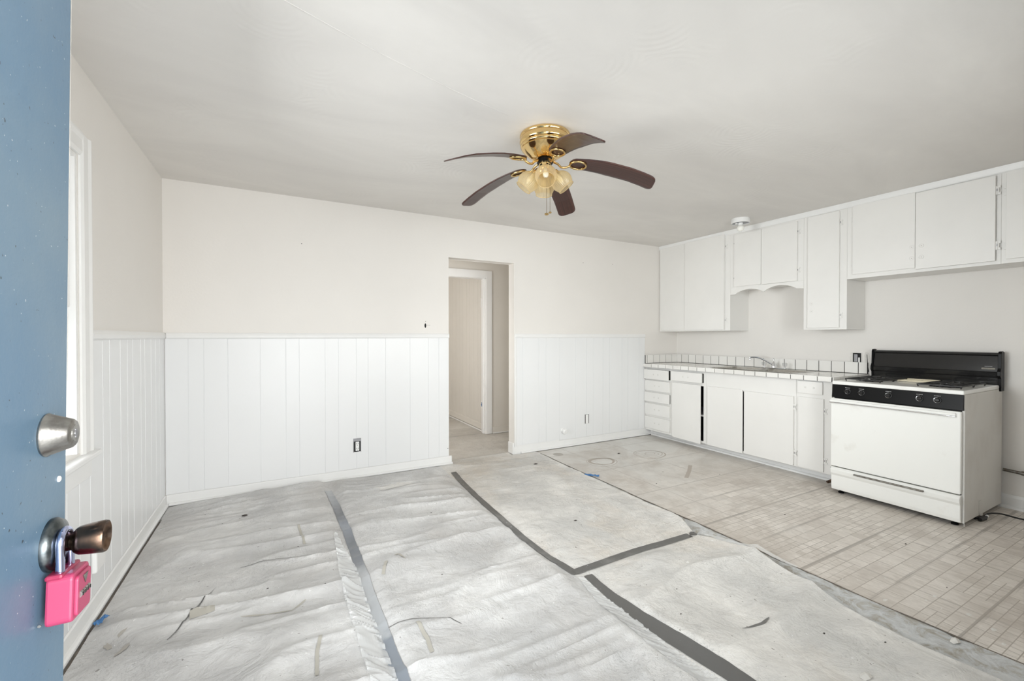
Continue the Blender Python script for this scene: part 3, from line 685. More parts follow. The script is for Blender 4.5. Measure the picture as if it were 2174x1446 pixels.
# knot of tape on the corner by the vinyl
m = MB(); m.lathe([(0.0, 0.012), (0.014, 0.010), (0.026, 0.005), (0.022, 0.0), (0.0, -0.002)], Matrix.Translation((3.055, -2.208, zf(3.055, -2.208) + 0.008)), 9, lambda k: 0.75 + 0.35 * ((k * 37) % 10) / 10)
setp(build(m, 'tape_wad', 'tape'), 'small grey wad of tape at the end of the crosswise strip', 'tape')

# scraps and tears on the sheets
def scrap(pts, wd, label, mat='scrap', name='tape_scrap', cat='tape', lift=0.0028): ribbon(name, mat, pts, wd, label, lift=lift, sub=8, nu=3, cat=cat)
scrap([(0.345, -1.834), (0.395, -1.705), (0.41, -1.65)], lambda t: 0.004 + 0.006 * t, 'long dark tear in the sheet near the lockbox, lower half', 'tape', 'sheet_tear', 'tear')
scrap([(0.41, -1.65), (0.432, -1.56), (0.474, -1.453)], lambda t: 0.011 * (1.05 - t), 'long dark tear in the sheet near the lockbox, upper half', 'tape', 'sheet_tear', 'tear')
scrap([(0.40, -1.70), (0.44, -1.695), (0.492, -1.69)], 0.050, 'flat brown-grey tape scrap crossing the long tear')
scrap([(1.262, -1.672), (1.222, -1.785)], 0.016, 'short brown tape scrap beside the dusty part of the tape')
scrap([(1.33, -1.60), (1.35, -1.64), (1.36, -1.70)], lambda t: 0.02 * (1 - t) + 0.004, 'torn pointed grey scrap near the short brown scrap')
scrap([(0.86, -0.93), (0.87, -1.0), (0.885, -1.19)], 0.014, 'faint tape scrap on the far part of the window-side sheet')
scrap([(0.87, -2.32), (0.88, -2.20), (0.90, -2.12)], 0.014, 'brown tape scrap at the near side of the window-side sheet')
scrap([(1.27, -2.24), (1.28, -2.35), (1.27, -2.44)], 0.016, 'brown tape scrap on the middle sheet close to the camera')
scrap([(0.566, -1.31), (0.75, -1.30), (0.984, -1.345)], 0.004, 'thin dark crease line across the window-side sheet', 'tape', 'sheet_tear', 'tear')
scrap([(0.60, -1.80), (0.70, -1.83), (0.80, -1.85), (0.86, -1.80)], lambda t: 0.003 + 0.007 * abs(math.sin(t * 9)), 'ragged brown torn line across the window-side sheet', name='sheet_tear', cat='tear')
scrap([(1.111, -2.187), (1.25, -2.21), (1.38, -2.26), (1.442, -2.318)], 0.003, 'thin dark rip across the middle sheet near the camera', 'tape', 'sheet_tear', 'tear')
scrap([(2.46, -2.93), (2.58, -2.945), (2.65, -2.93)], lambda t: 0.014 * math.sin(t * 3.1) + 0.002, 'dark slit in the tan sheet nearest the camera', 'tape', 'sheet_tear', 'tear')
def blob(pts, label, mat='stain', name='worn_patch', cat='stain', lift=0.0026):
    cx = sum(p[0] for p in pts) / len(pts); cy = sum(p[1] for p in pts) / len(pts)
    rings = [[(cx + (x - cx) * f, cy + (y - cy) * f) for x, y in pts] for f in (1.0, 0.66, 0.33)]
    n = len(pts); vs = []
    for r_ in rings: vs += [(x, y, (zf(x, y) if x < ebx(y) else 0.0018) + lift) for x, y in r_]
    vs.append((cx, cy, (zf(cx, cy) if cx < ebx(cy) else 0.0018) + lift))
    fs = [(k * n + i, k * n + (i + 1) % n, (k + 1) * n + (i + 1) % n, (k + 1) * n + i) for k in range(2) for i in range(n)] + [(2 * n + i, 2 * n + (i + 1) % n, 3 * n) for i in range(n)]
    return setp(build(MB().add(vs, fs), name, mat, fixn=False), label, cat)
def rag(cx, cy, a, b_, rot=0, n=11, j=0.35):
    out = []
    for k in range(n):
        t_ = 2 * math.pi * k / n; r_ = 1 + random.uniform(-j, j); x, y = a * math.cos(t_) * r_, b_ * math.sin(t_) * r_
        out.append((cx + x * math.cos(rot) - y * math.sin(rot), cy + x * math.sin(rot) + y * math.cos(rot)))
    return out
blob(rag(0.142, -1.755, 0.012, 0.035, 0.5), 'brown torn flake on the sheet edge near the baseboard, largest one')
blob(rag(0.17, -1.69, 0.008, 0.022, -0.4), 'small brown torn flake just beyond the largest flake')
blob(rag(0.205, -1.82, 0.010, 0.045, -0.35), 'curved brown torn flake nearest the camera by the blue door')
blob(rag(0.245, -1.60, 0.018, 0.012, 0.2), 'dark speckled flake halfway along the window-side sheet')
blob(rag(1.60, -0.47, 0.16, 0.05, 0.1, 14, 0.25), 'pale patch where the sheet surface peeled, by the back wall', 'paper_tan')

# glue marks on the grey floor before the back wall
t = setp(build(MB().lathe([(0, 0.0022), (0.055, 0.0022), (0.056, 0.0018)], Matrix.Translation((3.386, -0.234, 0)), 28, cap=False), 'round_stain', 'stain', fixn=False), 'round brown stain on the floor by the doorway corner', 'stain')
def rings(cx, cy, rs, label):
    m = MB()
    for (r_, ex, wd, ox, oy) in rs:
        n = 48; vs = []
        for k in range(n):
            a = 2 * math.pi * k / n; ww = wd * (0.6 + 0.7 * abs(math.sin(a * 0.5 + r_ * 30))); rr = r_ * (1 + 0.05 * math.sin(3 * a + r_ * 50))
            for q in (-0.5, 0.5): vs.append((cx + ox + (rr + q * ww) * math.cos(a), cy + oy + (rr + q * ww) * ex * math.sin(a), 0.0024))
        m.add(vs, [(2 * k, 2 * ((k + 1) % n), 2 * ((k + 1) % n) + 1, 2 * k + 1) for k in range(n)])
    setp(build(m, 'ring_stain', 'stain2', fixn=False), label, 'stain')
rings(3.63, -0.66, [(0.13, 0.8, 0.028, 0, 0), (0.16, 0.85, 0.006, -0.02, -0.02)], 'brown ring stain on the kitchen floor nearer the doorway')
rings(4.25, -0.70, [(0.17, 0.9, 0.010, 0, 0), (0.15, 0.8, 0.006, 0.01, 0.01), (0.08, 0.8, 0.005, 0.03, 0.0), (0.05, 0.9, 0.004, 0.03, 0.02)], 'looping ring stain on the kitchen floor nearer the cabinets')
for (a, b_, wd, lb) in [((3.95, -1.42), (4.3, -1.18), 0.035, 'straight brown scuff band on the vinyl before the sink doors')]:
    ribbon('floor_scuff', 'stain2', [a, ((a[0] + b_[0]) / 2 + 0.01, (a[1] + b_[1]) / 2), b_], wd, lb, lift=0.0, cat='scuff')
for o in [o for o in bpy.data.objects if o.name.startswith('floor_scuff')]:
    for v_ in o.data.vertices: v_.co.z = 0.0
    o.location.z = 0.0022

# loose bits
def crumb(x, y, s, mat, name, label, cat, h=0.35, z=None, group=None):
    m = MB(); n = 7; zz = (zf(x, y) + 0.001 if x < ebx(y) - 0.02 else 0.0016) if z is None else z
    ang = random.random() * 6
    pr = [(random.uniform(0.7, 1.2)) for _ in range(n)]
    vs = [(x, y, zz + s * h)] + [(x + s * pr[k] * math.cos(ang + k * 0.9), y + 0.55 * s * pr[k] * math.sin(ang + k * 0.9), zz + s * h * 0.3 * (k % 2)) for k in range(n)] + [(x, y, zz)]
    m.add(vs, [(0, 1 + k, 1 + (k + 1) % n) for k in range(n)] + [(n + 1, 1 + (k + 1) % n, 1 + k) for k in range(n)])
    return setp(build(m, name, mat), label, cat, group)
crumb(0.545, -0.576, 0.022, 'leaf', 'debris', 'black crumpled debris bit on the window-side sheet, largest there', 'debris')
crumb(2.969, -0.45, 0.026, 'leaf', 'debris', 'dark curled debris bit on the tan sheet before the opening', 'debris')
crumb(2.53, -1.68, 0.016, 'leaf', 'debris', 'round brown debris bit in the middle of the flat tan sheet', 'debris')
crumb(3.98, -0.52, 0.022, 'leaf', 'debris', 'dark debris bit on the floor beyond the ring stains', 'debris')
crumb(3.21, -3.368, 0.026, 'chip', 'debris', 'white torn paper chunk on the vinyl edge near the camera', 'debris', 0.6)
crumb(2.70, -2.46, 0.014, 'chip', 'debris', 'small curled white peel on the lumpy tan sheet', 'debris', 0.7)
crumb(2.62, -3.3, 0.030, 'chip', 'debris', 'white tongue-shaped peel on the tan sheet by the camera', 'debris', 0.4)
for k, (x, y) in enumerate([(3.45, -3.42), (3.36, -3.47), (3.55, -3.2), (3.5, -3.33), (3.30, -3.1)]):
    crumb(x, y, 0.016, 'chip', 'paint_chip', 'pale paint chip flake on the vinyl nearest the camera', 'debris', 0.12, group='pale chips on the near vinyl')
for k, (x, y) in enumerate([(0.3, -0.4), (0.42, -0.62), (0.7, -0.9), (0.85, -1.2), (1.35, -0.62), (1.7, -1.1), (1.5, -1.9), (2.5, -0.9), (2.75, -1.4), (2.45, -2.6), (2.3, -2.75), (2.8, -2.3), (0.95, -1.75), (0.7, -1.6), (2.9, -3.25), (2.75, -3.1)]):
    nm = 'window-side sheet' if x < 1.12 else ('middle sheet' if x < 2.12 else ('flat tan sheet by the opening' if y > -2.2 else 'lumpy tan sheet by the camera')); crumb(x, y, random.uniform(0.004, 0.008), 'leaf', 'dirt_crumb', 'tiny dark dirt crumb on the ' + nm, 'debris', 0.5, group='dark crumbs on the ' + nm)
for k, (x, y) in enumerate([(3.9, -2.3), (4.1, -2.9), (3.7, -3.2), (4.3, -1.5), (3.9, -1.2), (3.6, -1.4)]):
    crumb(x, y, random.uniform(0.005, 0.009), 'leaf', 'dirt_crumb', 'tiny dark dirt crumb on the patterned vinyl', 'debris', 0.5, group='dark crumbs scattered on the vinyl')
def tapewad(x, y, lx, ly, rot, label):
    m = MB(); c, s = math.cos(rot), math.sin(rot)
    zz = zf(x, y) + 0.004 if x < ebx(y) else 0.003
    def P(u, v):
        a = (u - 0.5) * lx; b_ = (v - 0.5) * ly * (0.8 + 0.3 * math.sin(u * 7))
        z = zz + 0.006 + 0.012 * abs(math.sin(u * 11 + v * 5)) * (0.4 + 0.6 * math.sin(v * 3.1)) + 0.004 * random.random()
        return (x + a * c - b_ * s, y + a * s + b_ * c, z)
    m.grid(P, 14, 5)
    return setp(build(m, 'tape_wad', 'blue_tape', fixn=False, solid=0.002), label, 'tape')
tapewad(3.235, -0.985, 0.13, 0.045, -0.75, 'crumpled blue masking tape on the sheet edge in the kitchen')
tapewad(0.06, -1.535, 0.06, 0.03, 1.2, 'crumpled blue masking tape by the baseboard under the lockbox')

# ------------------------------------------------------------------ upper cabinets
UF = 5.157
def box_carcass(t, x0, x1, ya, yb, z0, z1, fx=0.018):
    """open-fronted box: sides, top, bottom, back"""
    th = 0.016
    m = MB(); m.box(x0, x1, yb, yb + th, z0, z1); m.box(x0, x1, ya - th, ya, z0, z1); m.box(x0, x1, yb + th, ya - th, z0, z0 + th); m.box(x0, x1, yb + th, ya - th, z1 - th, z1); m.box(x1 - 0.006, x1, yb + th, ya - th, z0 + th, z1 - th)
    return build(m, 'carcass', 'cab', t)
def hinge(t, x, y, z, s, h=0.05):
    """painted butterfly hinge across a door edge at y"""
    m = MB(); m.box(x - 0.0035, x + 0.001, y - 0.016, y + 0.016, z - h / 2, z - h / 4); m.box(x - 0.0035, x + 0.001, y - 0.016, y + 0.016, z + h / 4, z + h / 2)
    m.box(x - 0.003, x + 0.001, y - 0.009, y + 0.009, z - h / 4, z + h / 4)
    m.tube([(x - 0.004, y, z - h / 2 + 0.004), (x - 0.004, y, z + h / 2 - 0.004)], 0.0035, 6)
    q = build(m, 'hinge', 'cab', t)
    build(MB().box(x - 0.0085, x - 0.0078, y - 0.0025, y + 0.0025, z - 0.006, z + 0.010), 'hinge_pin', 'steel_box', q)
    return q
def scar(t, x, y, z):
    m = MB(); pts = [(x - 0.001, y + 0.014 * math.cos(a), z + 0.014 * math.sin(a)) for a in [k * math.pi / 10 for k in range(20)]]
    m.tube(pts, 0.0012, 5, True)
    q = build(m, 'pull_mark', 'cab', t); build(MB().lathe([(0.0, 0.001), (0.003, 0.001), (0.003, 0)], axisM((x, y, z), (-1, 0, 0)), 8), 'screw_hole', 'stain', q)
def door(t, y0, y1, z0, z1, x=UF, th=0.016, out=0.0, hinges=(), name='door', tilt=0.0, gapped=False):
    """slab door, front face at x - th - out"""
    m = MB()
    if tilt:  # free edge (y0) stands proud
        vs = [(x - th - tilt, y0, z0), (x - th - 0.001, y1, z0), (x - 0.001, y1, z0), (x - tilt, y0, z0)]
        m.add([(a, b_, z0) for a, b_, _ in vs] + [(a, b_, z1) for a, b_, _ in vs], [(0, 1, 2, 3), (4, 7, 6, 5), (0, 4, 5, 1), (1, 5, 6, 2), (2, 6, 7, 3), (3, 7, 4, 0)])
    else: m.box(x - th - out, x - 0.0012 - (out if gapped else 0), min(y0, y1), max(y0, y1), z0, z1)
    return build(m, name, 'cab', t, bevel=0.0015)
def frame(t, x, pieces, nm='face_frame', th=0.018):
    m = MB()
    for (a, b_, c, d) in pieces: m.box(x, x + th, min(a, b_), max(a, b_), c, d)
    return build(m, nm, 'cab', t)
ZT = 2.437
def upper(loc_y, ya, yb, zb, label, pieces):
    t = thing('wall_cabinet', (UF, (ya + yb) / 2, zb), label, 'cabinet', 'built-in wall cabinets')
    box_carcass(t, UF + 0.018, W - 0.001, ya - 0.0005, yb + 0.0005, zb, ZT)
    frame(t, UF, pieces); return t
# cab 1
t = upper(0, -0.001, -1.005, 1.33, 'tall two-door wall cabinet in the corner by the back wall', [(-0.001, -0.03, 1.33, ZT), (-0.935, -1.005, 1.33, ZT), (-0.03, -0.935, 1.33, 1.36), (-0.03, -0.935, 2.385, ZT)])
door(t, -0.020, -0.416, 1.345, 2.405, out=0.0)
d = door(t, -0.418, -0.945, 1.342, 2.405, out=0.012)
hinge(t, UF - 0.004, -0.952, 2.27, 1); hinge(t, UF - 0.004, -0.952, 1.446, 1)
# cab 2 with scalloped valance
zb = 1.80
t = thing('wall_cabinet', (UF, -1.385, zb), 'short wall cabinet over the sink with a scalloped valance', 'cabinet', 'built-in wall cabinets')
box_carcass(t, UF + 0.018, W - 0.001, -1.0055, -1.7645, zb - 0.01, ZT)
frame(t, UF, [(-1.0055, -1.07, 1.80, ZT), (-1.70, -1.7645, 1.80, ZT), (-1.07, -1.70, 2.36, ZT), (-1.07, -1.70, 1.80, 1.83), (-1.345, -1.38, 1.83, 2.36)])
sc = [(-1.0055, 1.7995), (-1.0055, 1.726)]
def arc(y0, y1, z0, zt, n=12): return [(y0 + (y1 - y0) * k / n, z0 + (zt - z0) * math.sin(math.pi * k / n) ** 0.8) for k in range(1, n + 1)]
sc += [(-1.062, 1.726)] + arc(-1.062, -1.378, 1.729, 1.772) + arc(-1.378, -1.700, 1.729, 1.779) + [(-1.7645, 1.724), (-1.7645, 1.7995)]
build(MB().prism(sc, 'x', UF, UF + 0.018), 'valance', 'cab', t)
door(t, -1.059, -1.358, 1.808, 2.376); door(t, -1.364, -1.712, 1.802, 2.373, out=0.004)
hinge(t, UF - 0.004, -1.716, 2.275, 1); hinge(t, UF - 0.004, -1.716, 1.904, 1); hinge(t, UF - 0.004, -1.056, 2.28, 1); hinge(t, UF - 0.004, -1.056, 1.90, 1)
# cab 3
t = upper(0, -1.7655, -2.1195, 1.328, 'tall narrow single-door wall cabinet between sink and range', [(-1.7655, -1.81, 1.328, ZT), (-2.06, -2.1195, 1.328, ZT), (-1.81, -2.06, 1.328, 1.355), (-1.81, -2.06, 2.37, ZT)])
door(t, -1.806, -2.066, 1.345, 2.383)
hinge(t, UF - 0.004, -2.072, 2.278, 1); hinge(t, UF - 0.004, -2.074, 1.454, 1)
for z in (1.57, 1.50): scar(t, UF - 0.0165, -1.84, z)
# cab 4
t = upper(0, -2.1205, -3.0395, 1.768, 'wide wall cabinet above the range with round pull marks on both doors', [(-2.1205, -2.18, 1.768, ZT), (-3.0, -3.0395, 1.768, ZT), (-2.18, -3.0, 1.768, 1.81), (-2.18, -3.0, 2.37, ZT), (-2.57, -2.60, 1.81, 2.37)])
door(t, -2.166, -2.585, 1.803, 2.395); door(t, -2.589, -3.016, 1.79, 2.382, out=0.006, gapped=True)
for y, o_ in ((-2.565, 0), (-2.626, 0.008)):
    for z in (1.968, 1.88): scar(t, UF - 0.0165 - o_, y, z)
hinge(t, UF - 0.004, -2.168, 2.29, 1); hinge(t, UF - 0.004, -2.168, 1.903, 1); hinge(t, UF - 0.012, -3.023, 2.279, 1, 0.06); hinge(t, UF - 0.012, -3.025, 1.896, 1, 0.06)
# cab 5
t = upper(0, -3.0405, -3.95, 1.768, 'wall cabinet at the picture edge, right of the pull-marked doors', [(-3.0405, -3.08, 1.768, ZT), (-3.90, -3.95, 1.768, ZT), (-3.08, -3.90, 1.768, 1.81), (-3.08, -3.90, 2.37, ZT)])
door(t, -3.066, -3.48, 1.795, 2.39); door(t, -3.485, -3.91, 1.795, 2.39)
hinge(t, UF - 0.004, -3.07, 2.266, 1, 0.06); hinge(t, UF - 0.004, -3.07, 1.893, 1, 0.06)
struct(MB().prism([(UF - 0.0005, 2.392), (UF - 0.006, 2.392), (UF - 0.010, 2.40), (UF - 0.017, 2.425), (UF - 0.019, 2.4395), (UF - 0.0005, 2.4395)], 'y', -3.95, -0.0005), 'trim_6', 'trim')

# ------------------------------------------------------------------ base cabinets
BF = 4.90; ZB = 0.078; ZC = 0.877
def lower(ya, yb, label, pieces, shelf=None):
    t = thing('base_cabinet', (BF, (ya + yb) / 2, 0), label, 'cabinet', 'built-in base cabinets')
    m = MB(); th = 0.016; x0, x1 = BF + 0.018, W - 0.001
    m.box(x0, x1, yb, yb + th, ZB, ZC); m.box(x0, x1, ya - th, ya, ZB, ZC); m.box(x0, x1, yb + th, ya - th, ZB, ZB + th); m.box(x1 - 0.006, x1, yb + th, ya - th, ZB + th, ZC)
    build(m, 'carcass', 'cab_in', t)
    build(B(BF + 0.085, BF + 0.10, ya, yb, 0.002, ZB), 'kick_board', 'trim', t)
    frame(t, BF, pieces)
    if shelf: build(B(BF + 0.02, W - 0.01, ya - 0.02, yb + 0.02, shelf, shelf + 0.018), 'shelf', 'cab', t)
    return t
def drawer(t, y0, y1, z0, z1, out, holes=True, x=BF):
    q = build(B(x - 0.018 - out, x - 0.001 - out, y0, y1, z0, z1), 'drawer', 'cab', t, bevel=0.002)
    if out > 0.01: build(B(x - out - 0.0005, x + 0.3, min(y0, y1) + 0.02, max(y0, y1) - 0.02, z0 + 0.012, z1 - 0.012), 'drawer_box', 'cab_in', q)
    if holes:
        yc = (y0 + y1) / 2; zc = (z0 + z1) / 2; f = MB()
        for s in (-0.035, 0.035): f = build(MB().lathe([(0.0, 0.0010), (0.007, 0.0010), (0.009, 0)], axisM((x - 0.0180 - out, yc + s, zc), (-1, 0, 0)), 10), 'filled_hole', 'stain_light', q)
    return q
# 1: drawer bank
zs = [(0.731, 0.852), (0.583, 0.713), (0.446, 0.564), (0.279, 0.422), (0.106, 0.255)]
pc = [(-0.001, -0.022, ZB, ZC), (-0.405, -0.424, ZB, ZC), (-0.022, -0.405, 0.852, ZC), (-0.022, -0.405, ZB, 0.112)] + [(-0.022, -0.405, b_ - 0.006, a + 0.006) for (a, _), (_, b_) in zip(zs[:-1], zs[1:])]
t = lower(-0.001, -0.4245, 'white base cabinet of five stacked drawers in the corner', pc)
for (z0, z1), o_ in zip(zs, (0.017, 0.0, 0.010, 0.0, 0.0)): drawer(t, -0.012, -0.408 + (0.008 if o_ > 0.015 else 0), z0, z1, o_)
# 2: drawer + door ajar
t = lower(-0.4255, -0.8995, 'white base cabinet with one drawer above a door standing slightly open', [(-0.4255, -0.445, ZB, ZC), (-0.867, -0.8995, ZB, ZC), (-0.445, -0.867, 0.852, ZC), (-0.445, -0.867, 0.712, 0.748), (-0.445, -0.867, ZB, 0.10)], shelf=0.37)
drawer(t, -0.436, -0.862, 0.745, 0.855, 0.014)
door(t, -0.850, -0.442, 0.070, 0.722, x=BF, tilt=0.022)
# 3: sink base
t = lower(-0.9005, -1.8395, 'wide white base cabinet under the sink with two plain doors', [(-0.9005, -0.945, ZB, ZC), (-1.80, -1.8395, ZB, ZC), (-0.945, -1.80, 0.708, ZC), (-0.945, -1.80, ZB, 0.10)])
door(t, -0.926, -1.331, 0.078, 0.722, x=BF); door(t, -1.352, -1.825, 0.086, 0.716, x=BF, out=0.006)
hinge(t, BF - 0.012, -1.831, 0.622, 1); hinge(t, BF - 0.012, -1.836, 0.203, 1)
# 4
t = lower(-1.8405, -2.128, 'narrow white base cabinet with drawer and door beside the range', [(-1.8405, -1.87, ZB, ZC), (-2.06, -2.128, ZB, ZC), (-1.87, -2.06, 0.86, ZC), (-1.87, -2.06, 0.712, 0.765), (-1.87, -2.06, ZB, 0.10)])
drawer(t, -1.857, -2.061, 0.757, 0.867, 0.0)
door(t, -1.863, -2.070, 0.090, 0.722, x=BF)
hinge(t, BF - 0.004, -2.077, 0.617, 1); hinge(t, BF - 0.004, -2.080, 0.188, 1)
struct(MB().prism([(4.9845, 0.002), (4.968, 0.002), (4.969, 0.012), (4.976, 0.02), (4.9845, 0.022)], 'y', -2.128, -0.034), 'trim_7', 'trim')

# ------------------------------------------------------------------ tiled worktop
SX0, SX1, SY0, SY1 = 4.955, 5.385, -1.76, -0.93   # sink cut-out (y0<y1)
CE = 4.862
t = thing('tiled_countertop', (5.15, -1.07, 0.877), 'white tiled countertop with dark grout lines and tiled backsplash', 'countertop')
m = MB(); m.box(CE - 0.003, SX0, -2.148, -0.0005, 0.8790, 0.9165); m.box(SX1, W - 0.001, -2.148, -0.0005, 0.8775, 0.9165)
m.box(SX0, SX1, -2.148, SY0, 0.8775, 0.9165); m.box(SX0, SX1, SY1, -0.0005, 0.8775, 0.9165)
m.box(W - 0.015, W - 0.001, -2.148, -0.0005, 0.9165, 1.025); m.box(4.888, W - 0.015, -0.015, -0.0005, 0.9165, 1.025)
build(m, 'mortar_bed', 'grout', t)
TS = 0.1112; GR = 0.0062
def tile_mesh(dx, dy, dz, name='tile'):
    q = B(-dx / 2, dx / 2, -dy / 2, dy / 2, -dz / 2, dz / 2); me = bpy.data.meshes.new(name); me.from_pydata(q.v, [], q.f); me.materials.append(MAT['tile']); return me
_tm = {}
def tile(x0, x1, y0, y1, z0, z1, name):
    dx, dy, dz = round(x1 - x0, 4), round(y1 - y0, 4), round(z1 - z0, 4)
    if dx < 0.006 or dy < 0.006 or dz < 0.0025: 
        if min(dx, dy, dz) < 0.0025: return
    k = (dx, dy, dz)
    if k not in _tm: _tm[k] = tile_mesh(dx, dy, dz)
    o = bpy.data.objects.new(name, _tm[k]); COL.objects.link(o); o.parent = t
    o.location = Vector(((x0 + x1) / 2, (y0 + y1) / 2, (z0 + z1) / 2)) - ORG[t.name]
    pass
yedge = [-0.003 - GR / 2] + [-0.144 + 0.0 - k * TS for k in range(0, 19)]
yedge = [y for y in yedge if y > -2.15] + [-2.152]
for a, b_ in zip(yedge[:-1], yedge[1:]):        # front edge tiles
    tile(CE - 0.0065, CE - 0.0028, b_ + GR / 2, a - GR / 2, 0.8795, 0.9215, 'edge_tile')
yb_ = [0.022 - k * 0.1105 for k in range(0, 20)]
yb_ = [-0.009] + [y for y in yb_ if -2.15 < y < -0.02] + [-2.148]
for a, b_ in zip(yb_[:-1], yb_[1:]): tile(W - 0.0180, W - 0.0148, b_ + GR / 2, a - GR / 2, 0.925, 1.027, 'backsplash_tile')
xb_ = [4.888, 4.919, 5.027, 5.140, 5.252, 5.365, W - 0.0175]
for a, b_ in zip(xb_[:-1], xb_[1:]): tile(a + GR / 2, b_ - GR / 2, -0.0180, -0.0148, 0.925, 1.027, 'backsplash_tile')
xt = [CE - 0.0035, 4.985, 5.096, 5.207, 5.318, 5.430, W - 0.009]
for a, b_ in zip(xt[:-1], xt[1:]):
    for c, d in zip(yb_[:-1], yb_[1:]):
        X0, X1, Y0, Y1 = a + GR / 2, b_ - GR / 2, d + GR / 2, c - GR / 2
        # trim tiles against the sink cut-out
        if X1 > SX0 and X0 < SX1 and Y1 > SY0 and Y0 < SY1:
            if Y0 < SY0: tile(X0, X1, Y0, SY0, 0.9168, 0.9205, 'top_tile')
            elif Y1 > SY1: tile(X0, X1, SY1, Y1, 0.9168, 0.9205, 'top_tile')
            if X0 < SX0 and not (Y0 < SY0 or Y1 > SY1): tile(X0, SX0, Y0, Y1, 0.9168, 0.9205, 'top_tile')
            if X1 > SX1 and not (Y0 < SY0 or Y1 > SY1): tile(SX1, X1, Y0, Y1, 0.9168, 0.9205, 'top_tile')
            continue
        tile(X0, X1, Y0, Y1, 0.9168, 0.9205, 'top_tile')
for a, b_ in zip(xt[:-1], xt[1:]): tile(a + GR / 2, b_ - GR / 2, -2.1562, -2.1485, 0.8795, 0.9205, 'edge_tile')

# ------------------------------------------------------------------ sink + faucet
t = thing('kitchen_sink', (5.17, -1.345, 0.92), 'stainless steel double bowl sink set in the tiled counter', 'sink')
def rbox(px, py, cx, cy, hx, hy, r):
    dx = max(abs(px - cx) - hx + r, 0); dy = max(abs(py - cy) - hy + r, 0)
    return min(max(abs(px - cx) - hx, abs(py - cy) - hy), 0) if (dx == 0 and dy == 0) else math.hypot(dx, dy) - r
def sz(x, y):
    d = min(rbox(x, y, 5.13, -1.145, 0.165, 0.185, 0.05), rbox(x, y, 5.13, -1.555, 0.165, 0.185, 0.05))
    t_ = max(0.0, min(1.0, (-d + 0.006) / 0.035)); e = rbox(x, y, (SX0 + SX1) / 2, (SY0 + SY1) / 2, 0.227, 0.425, 0.03)
    return 0.9265 - 0.155 * (t_ * t_ * (3 - 2 * t_)) - (0.0045 if e > -0.006 else 0)
m = MB(); m.grid(lambda u, v: (SX0 - 0.012 + (SX1 - SX0 + 0.024) * u, SY0 - 0.010 + (SY1 - SY0 + 0.020) * v, sz(SX0 - 0.012 + (SX1 - SX0 + 0.024) * u, SY0 - 0.010 + (SY1 - SY0 + 0.02) * v)), 46, 84)
build(m, 'bowls', 'steel', t, smooth=True)
for y in (-1.145, -1.555): build(MB().lathe([(0.0, 0.003), (0.03, 0.003), (0.042, 0.005), (0.045, 0)], Matrix.Translation((5.13, y, 0.7715)), 20), 'drain', 'chrome', t, smooth=True)
t = thing('kitchen_faucet', (5.35, -1.37, 0.928), 'chrome faucet with a long curved spout and two clear knobs', 'faucet')
m = MB(); m.box(5.325, 5.375, -1.50, -1.25, 0.927, 0.938); build(m, 'base_plate', 'chrome', t, bevel=0.004)
m = MB(); m.lathe([(0.022, 0.938), (0.022, 0.955), (0.017, 0.965), (0.015, 0.985), (0.010, 0.99), (0.006, 0.998), (0.004, 1.02), (0, 1.022)], Matrix.Translation((5.35, -1.372, 0)), 18); build(m, 'spout_hub', 'chrome', t, smooth=True)
sp = []
for k in range(15):
    s = k / 14; sp.append((5.35 - 0.10 * s, -1.372 + 0.185 * s, 0.962 + 0.085 * math.sin(min(1.0, s * 1.12) * math.pi / 2) ** 1.1 - 0.004 * s * s))
sp += [(sp[-1][0] - 0.004, sp[-1][1] + 0.007, sp[-1][2] - 0.004), (sp[-1][0] - 0.005, sp[-1][1] + 0.008, sp[-1][2] - 0.016)]
build(MB().tube(sp, [0.009] * 15 + [0.009, 0.0085], 10), 'spout', 'chrome', t, smooth=True)
build(MB().lathe([(0.010, 0), (0.010, 0.014), (0.008, 0.016)], Matrix.Translation((sp[-1][0], sp[-1][1], sp[-1][2] - 0.010)), 12), 'aerator', 'chrome', t, smooth=True)
for y in (-1.27, -1.485):
    q = build(MB().lathe([(0.012, 0.937), (0.012, 0.944), (0.006, 0.95), (0.006, 0.956)], Matrix.Translation((5.35, y, 0)), 14), 'handle_stem', 'chrome', t, smooth=True)
    build(MB().lathe([(0.016, 0.953), (0.024, 0.962), (0.026, 0.985), (0.022, 0.992), (0.0, 0.994)], Matrix.Translation((5.35, y, 0)), 12, lambda k: 1.0 if k % 2 else 0.9), 'clear_knob', 'acrylic', q)

# ------------------------------------------------------------------ gas range
RX = 4.715; RB = 5.452; RY0, RY1 = -2.985, -2.218
t = thing('gas_range', (5.08, -2.6, 0.0), 'old white gas range with black backguard and black control panel', 'stove')
build(B(RX, RB, RY0, RY0 + 0.012, 0.03, 0.878).box(RX, RX + 0.006, RY0 - 0.003, RY0, 0.008, 0.79), 'side_panel', 'range_side', t, bevel=0.002)
build(B(RX, RB, RY1 - 0.012, RY1, 0.03, 0.878), 'side_panel', 'range_side', t, bevel=0.002)
build(B(RX + 0.01, RB, RY0 + 0.013, RY1 - 0.013, 0.045, 0.872), 'oven_body', 'black_panel', t)
build(B(RX - 0.012, RB - 0.06, RY0, RY1, 0.878, 0.906), 'cooktop', 'enamel', t, bevel=0.006)
m = MB(); m.prism([(RX - 0.004, 0.8775), (RX - 0.018, 0.775), (RX + 0.01, 0.775), (RX + 0.01, 0.8775)], 'y', RY0 + 0.001, RY1 - 0.001)
cp = build(m, 'control_panel', 'black_panel', t, bevel=0.002)
